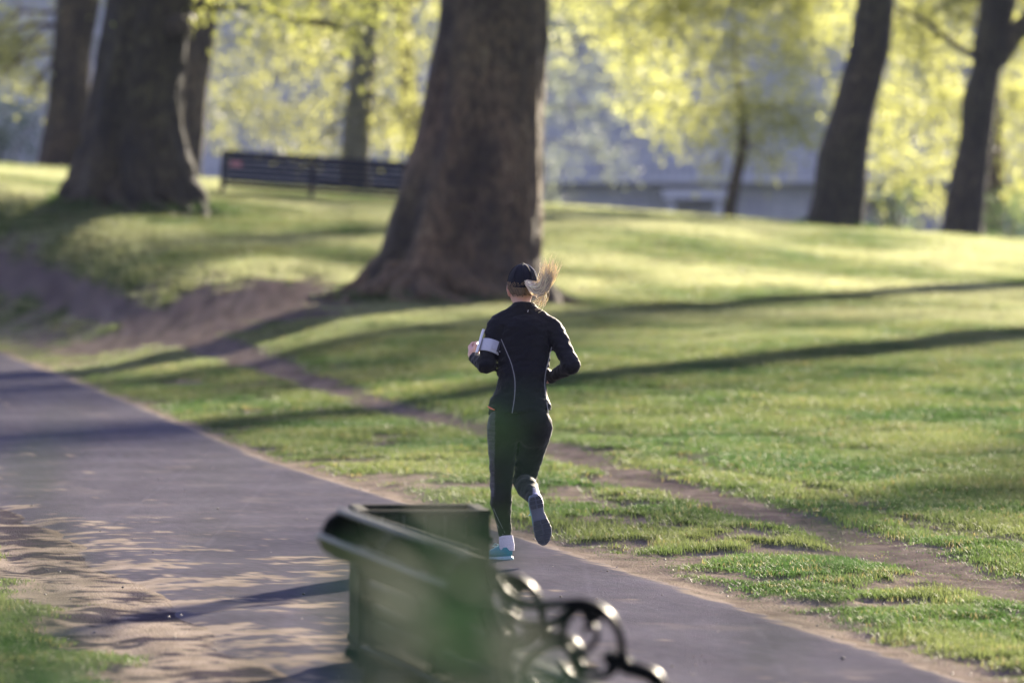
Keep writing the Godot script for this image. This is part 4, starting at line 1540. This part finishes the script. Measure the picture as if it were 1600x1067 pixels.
	var left := tree("dark gnarled plane tree with a round burl and buttressed base left of the long bench", -7.01, 105.0, [[-0.4, 0.0, 1.6], [-0.06, 0.000, 1.393], [0.06, 0.012, 1.323], [0.29, 0.012, 1.299], [0.59, 0.024, 1.169], [0.88, 0.035, 1.075], [1.47, 0.035, 0.897], [2.06, 0.071, 0.827], [2.65, 0.154, 0.815], [3.24, 0.236, 0.791], [3.83, 0.319, 0.768]], bark_dark, 8.0, 9.0, 22.0, 8.0, 2400, [[4.0, 3.6, 0.45, 0.19], [4.2, 3.15, 0.24, 0.17], [2.9, 3.65, 0.71, 0.21], [1.3, 3.65, 0.33, 0.17], [4.5, 3.75, 0.35, 0.14], [-0.3, 3.9, 0.17, 0.09], [2.3, 4.05, 1.42, 0.24]], 40.0, lime, 1.5, 102, 60)
	var burl := Shape.new()
	for i in 10:
		for j in 14:
			var ph := PI * i / 9.0
			var a := TAU * j / 14.0
			var q := Vector3(cos(a) * sin(ph), cos(ph), sin(a) * sin(ph))
			burl.point(q * 0.26 * (1.0 + 0.2 * fine.get_noise_3dv(q * 2.0)))
	for i in 9:
		for j in 14:
			var a := i * 14 + j
			var b := i * 14 + (j + 1) % 14
			burl.tri(a, b, a + 14)
			burl.tri(b, b + 14, a + 14)
	put("burl", burl.mesh(), bark_dark, left).position = Vector3(0.86, 3.3, 0.55)
	tree("tall dark trunk leaning to one side on the crest with drooping leaves beside it", 7.38, 130.0, [[-0.4, 0.0, 0.85], [0.06, 0.000, 0.731], [0.13, -0.015, 0.694], [0.48, 0.058, 0.629], [0.85, 0.117, 0.599], [1.28, 0.161, 0.585], [1.66, 0.168, 0.577], [1.94, 0.241, 0.563], [3.04, 0.512, 0.490], [4.14, 0.804, 0.468], [5.23, 0.936, 0.439]], bark_dark, 9.0, 9.0, 22.0, 7.5, 600, [], 0.0, spring, 0.6, 103)
	var forked := tree("grey trunk with a swollen neck and forking limbs near the frame edge", 11.88, 150.0, [[-0.4, 0.0, 0.7], [-0.03, 0.000, 0.607], [0.31, 0.000, 0.540], [1.25, 0.118, 0.523], [1.90, 0.219, 0.481], [2.52, 0.337, 0.422], [3.78, 0.472, 0.472], [4.43, 0.616, 0.396], [4.73, 0.725, 0.439], [5.05, 0.759, 0.506], [5.47, 0.793, 0.455], [5.89, 0.894, 0.455], [6.31, 0.945, 0.506]], bark_dark, 7.0, 8.5, 21.0, 7.5, 800, [[1.3, 5.6, 0.3, 0.25]], 30.0, spring, 0.5, 104)
	var fork := Shape.new()
	fork.tube([Vector3(0.9, 4.75, 0), Vector3(1.35, 5.4, 0.1), Vector3(1.9, 5.9, 0.2), Vector3(2.8, 6.9, 0.3), Vector3(4.0, 9.0, 0.5)], [0.32, 0.28, 0.26, 0.22, 0.12], [0.32, 0.28, 0.26, 0.22, 0.12], 12)
	put("limb", fork.mesh(), bark_dark, forked)
	var low := Shape.new()
	low.tube([Vector3(0.6, 4.85, 0.1), Vector3(0.1, 4.9, 0.4), Vector3(-0.5, 5.3, 0.7), Vector3(-1.1, 5.75, 0.9), Vector3(-2.4, 6.4, 1.1)], [0.14, 0.09, 0.075, 0.06, 0.03], [0.14, 0.09, 0.075, 0.06, 0.03], 10)
	put("limb", low.mesh(), bark_dark, forked)
	tree("broad grey trunk standing behind the burled plane tree", -11.98, 150.0, [[-0.4, 0.0, 0.7], [-0.03, 0.000, 0.574], [0.36, 0.000, 0.523], [0.90, 0.169, 0.590], [1.67, 0.287, 0.557], [3.11, 0.371, 0.506], [4.53, 0.540, 0.590]], bark_brown, 8.0, 8.5, 20.0, 7.0, 1300, [[-1.0, 3.4, 0.8, 0.8], [-1.6, 2.6, 0.6, 0.6], [-0.6, 2.2, 0.4, 0.4], [-1.7, 3.8, 0.5, 0.9], [0.5, 4.2, 0.5, 0.3], [-2.6, 3.2, 0.9, 1.0]], 40.0, spring, 0.6, 105)
	tree("pale grey trunk half hidden by the burled plane tree beside the long bench", -8.69, 150.0, [[-0.4, 0.0, 0.6], [-0.02, 0.000, 0.506], [0.27, 0.084, 0.422], [1.40, 0.202, 0.422], [2.41, 0.236, 0.422], [3.36, 0.371, 0.439], [4.30, 0.506, 0.439], [4.77, 0.557, 0.472]], bark_brown, 8.0, 8.5, 19.0, 6.0, 1000, [], 0.0, spring, 0.5, 106)
	tree("straight slim olive grey trunk rising behind the long bench", -4.58, 165.0, [[-0.4, 0.0, 0.55], [-0.00, 0.000, 0.501], [1.32, 0.019, 0.408], [2.21, 0.093, 0.408], [3.69, 0.260, 0.390], [5.18, 0.371, 0.315], [5.92, 0.575, 0.297]], mapped(noise_tex(0.012, 66, [[0.0, 0.06, 0.06, 0.035], [1.0, 0.15, 0.14, 0.09]]), null, 0, 0.4, 0.9), 8.0, 8.0, 20.0, 6.5, 2400, [[1.6, 4.8, 1.11, 1.30], [1.1, 2.8, 0.93, 1.30], [1.8, 2.2, 0.65, 0.93], [-0.6, 3.1, 0.93, 1.11], [0.1, 7.0, 2.78, 1.30], [-1.5, 4.8, 1.48, 1.11], [-1.0, 1.8, 1.11, 0.46]], 17.0, spring * 0.65, 0.4, 107)
	tree("slender young tree with a bent stem under a bright yellow green crown", 6.39, 168.0, [[-0.4, 0.0, 0.28], [0.11, 0.000, 0.246], [0.51, 0.019, 0.208], [0.92, 0.057, 0.189], [1.68, 0.227, 0.179], [2.43, 0.397, 0.170], [3.19, 0.453, 0.151], [4.13, 0.340, 0.09], [5.08, 0.227, 0.06], [8.0, 0.1, 0.04]], bark_brown, 8.5, 6.0, 12.0, 4.0, 900, [[-0.2, 5.2, 2.83, 2.08], [-2.4, 4.1, 1.13, 0.85], [-2.9, 5.4, 0.94, 0.94], [-1.2, 3.3, 1.32, 0.85], [1.7, 3.5, 1.32, 0.94], [0.6, 2.5, 1.13, 0.53], [2.2, 4.9, 1.04, 1.51], [-0.4, 8.1, 3.40, 1.70], [-0.5, 1.9, 0.38, 0.19], [1.4, 2.1, 0.57, 0.28], [-2.1, 6.4, 1.89, 0.94], [-3.7, 7.6, 1.3, 0.7], [-4.6, 7.0, 0.9, 0.5], [-4.9, 5.6, 0.25, 0.6], [-3.9, 6.2, 0.6, 0.5], [-2.2, 7.4, 1.2, 0.8], [2.6, 6.6, 1.0, 1.2], [1.6, 6.6, 1.2, 1.0], [0.4, 3.7, 1.6, 0.8], [2.4, 3.2, 0.6, 0.6]], 22.0, spring * 1.15, 0.3, 108, 24)
	tree("wide yellow green tree whose low branches hang between the two dark trunks", 15.6, 185.0, [[-0.4, 0.0, 0.5], [0.2, 0.0, 0.42], [3.0, 0.1, 0.34], [7.0, 0.0, 0.28]], bark_brown, 8.5, 7.5, 16.0, 5.5, 1600, [[-2.1, 6.5, 1.87, 1.87], [-2.7, 3.3, 0.94, 0.83], [-4.2, 5.6, 1.25, 1.25], [-1.8, 4.2, 1.04, 1.04], [-1.7, 2.5, 0.62, 0.42], [0.8, 6.1, 1.25, 2.29], [0.8, 3.3, 0.83, 1.25], [-3.2, 5.0, 0.52, 1.04], [-1.5, 9.4, 3.33, 1.46], [-4.3, 3.0, 0.25, 0.83], [-1.0, 5.4, 1.6, 1.2], [-2.6, 7.6, 1.6, 1.0], [1.6, 5.0, 1.0, 1.6], [1.2, 7.6, 1.4, 0.8], [-3.4, 4.2, 0.8, 0.7]], 24.0, spring, 0.3, 109, 24)
	tree("spreading pale leaved tree far behind the long bench", -3.2, 200.0, [[-0.4, 0.0, 0.5], [0.2, 0.0, 0.42], [3.0, -0.1, 0.36], [8.0, -0.6, 0.3]], bark_brown, 9.5, 9.0, 18.0, 6.0, 1800, [[-5.3, 8.0, 2.02, 1.80], [-6.5, 6.0, 1.35, 1.35], [-4.9, 5.3, 1.57, 1.35], [-6.9, 4.4, 0.90, 0.67], [-3.1, 8.0, 1.80, 1.57], [-5.8, 10.5, 3.15, 1.57], [-1.5, 7.5, 1.35, 1.80], [-1.3, 4.6, 0.90, 0.90], [-4.0, 4.0, 1.6, 0.6]], 17.0, spring * 0.6, 0.3, 110, 24)
	# trees beyond the frame whose long shadows cross the lawn
	for q in [[13.4, 89.0, 0.95, 120], [19.0, 119.0, 0.6, 121], [12.6, 106.0, 0.5, 123], [18.6, 72.0, 0.3, 124]]:
		tree(["park tree standing by the lawn edge nearest the path", "park tree whose shadow falls across the far lawn", "slim park tree shading the grass by the worn trail", "park tree standing near the far lawn edge behind the nearest one", "small leafy park tree near the worn trail beside the lawn"][q[3] - 120], q[0], q[1], [[-0.4, 0.0, q[2] * 1.6], [0.0, 0.0, q[2] * 1.4], [0.8, 0.0, q[2] * 1.1], [3.0, 0.1 if q[3] == 122 else -0.3, q[2]], [7.0, 0.2 if q[3] == 122 else -1.2, q[2] * 0.85]], bark_brown, 7.0 if q[3] == 124 else 10.0, 7.0 if q[3] == 124 else 10.0, 12.5 if q[3] == 124 else 22.0, 2.8 if q[3] == 124 else 4.6, [260, 500, 0, 600, 420][q[3] - 120], ([[0.6, 5.0, 1.5, 1.3], [1.0, 7.5, 2.0, 1.5], [0.6, 9.6, 1.6, 1.3]] if q[3] < 122 else []), 9.0, spring, 0.6, q[3], 24)
	tree("dim grey green tree in front of the terrace right of the massive trunk", 0.9, 236.0, [[-0.4, 0.0, 0.2], [0.2, 0.0, 0.16], [6.0, 0.1, 0.1], [9.0, 0.0, 0.08]], bark_brown, 10.0, 10.0, 16.0, 5.0, 500, [[1.7, 7.0, 2.6, 2.6], [0.7, 4.4, 1.8, 1.4], [3.3, 4.8, 1.4, 1.2], [4.3, 7.6, 1.6, 2.0], [0.5, 8.4, 1.8, 1.6], [2.5, 9.6, 2.6, 1.4]], 6.0, Color(0.2, 0.23, 0.15), 0.3, 130, 20)
	make_bush("low evergreen bush at the lawn edge behind the broad grey trunk", -15.6, 172.0, 3.2, 2.7, 420, Color(0.05, 0.09, 0.05), 201)
	make_bush("small feathery green bush between the two dark trunks", 11.2, 166.0, 1.9, 2.2, 120, Color(0.14, 0.19, 0.05), 202)
	make_bush("green bush behind the forked grey trunk", 15.6, 175.0, 2.4, 2.6, 220, Color(0.09, 0.14, 0.05), 203)

	make_far_bench()
	make_bin()
	make_iron_bench()
	make_grass()
	make_foot_grass()
	make_gravel()
	make_runner()
	make_shrub()
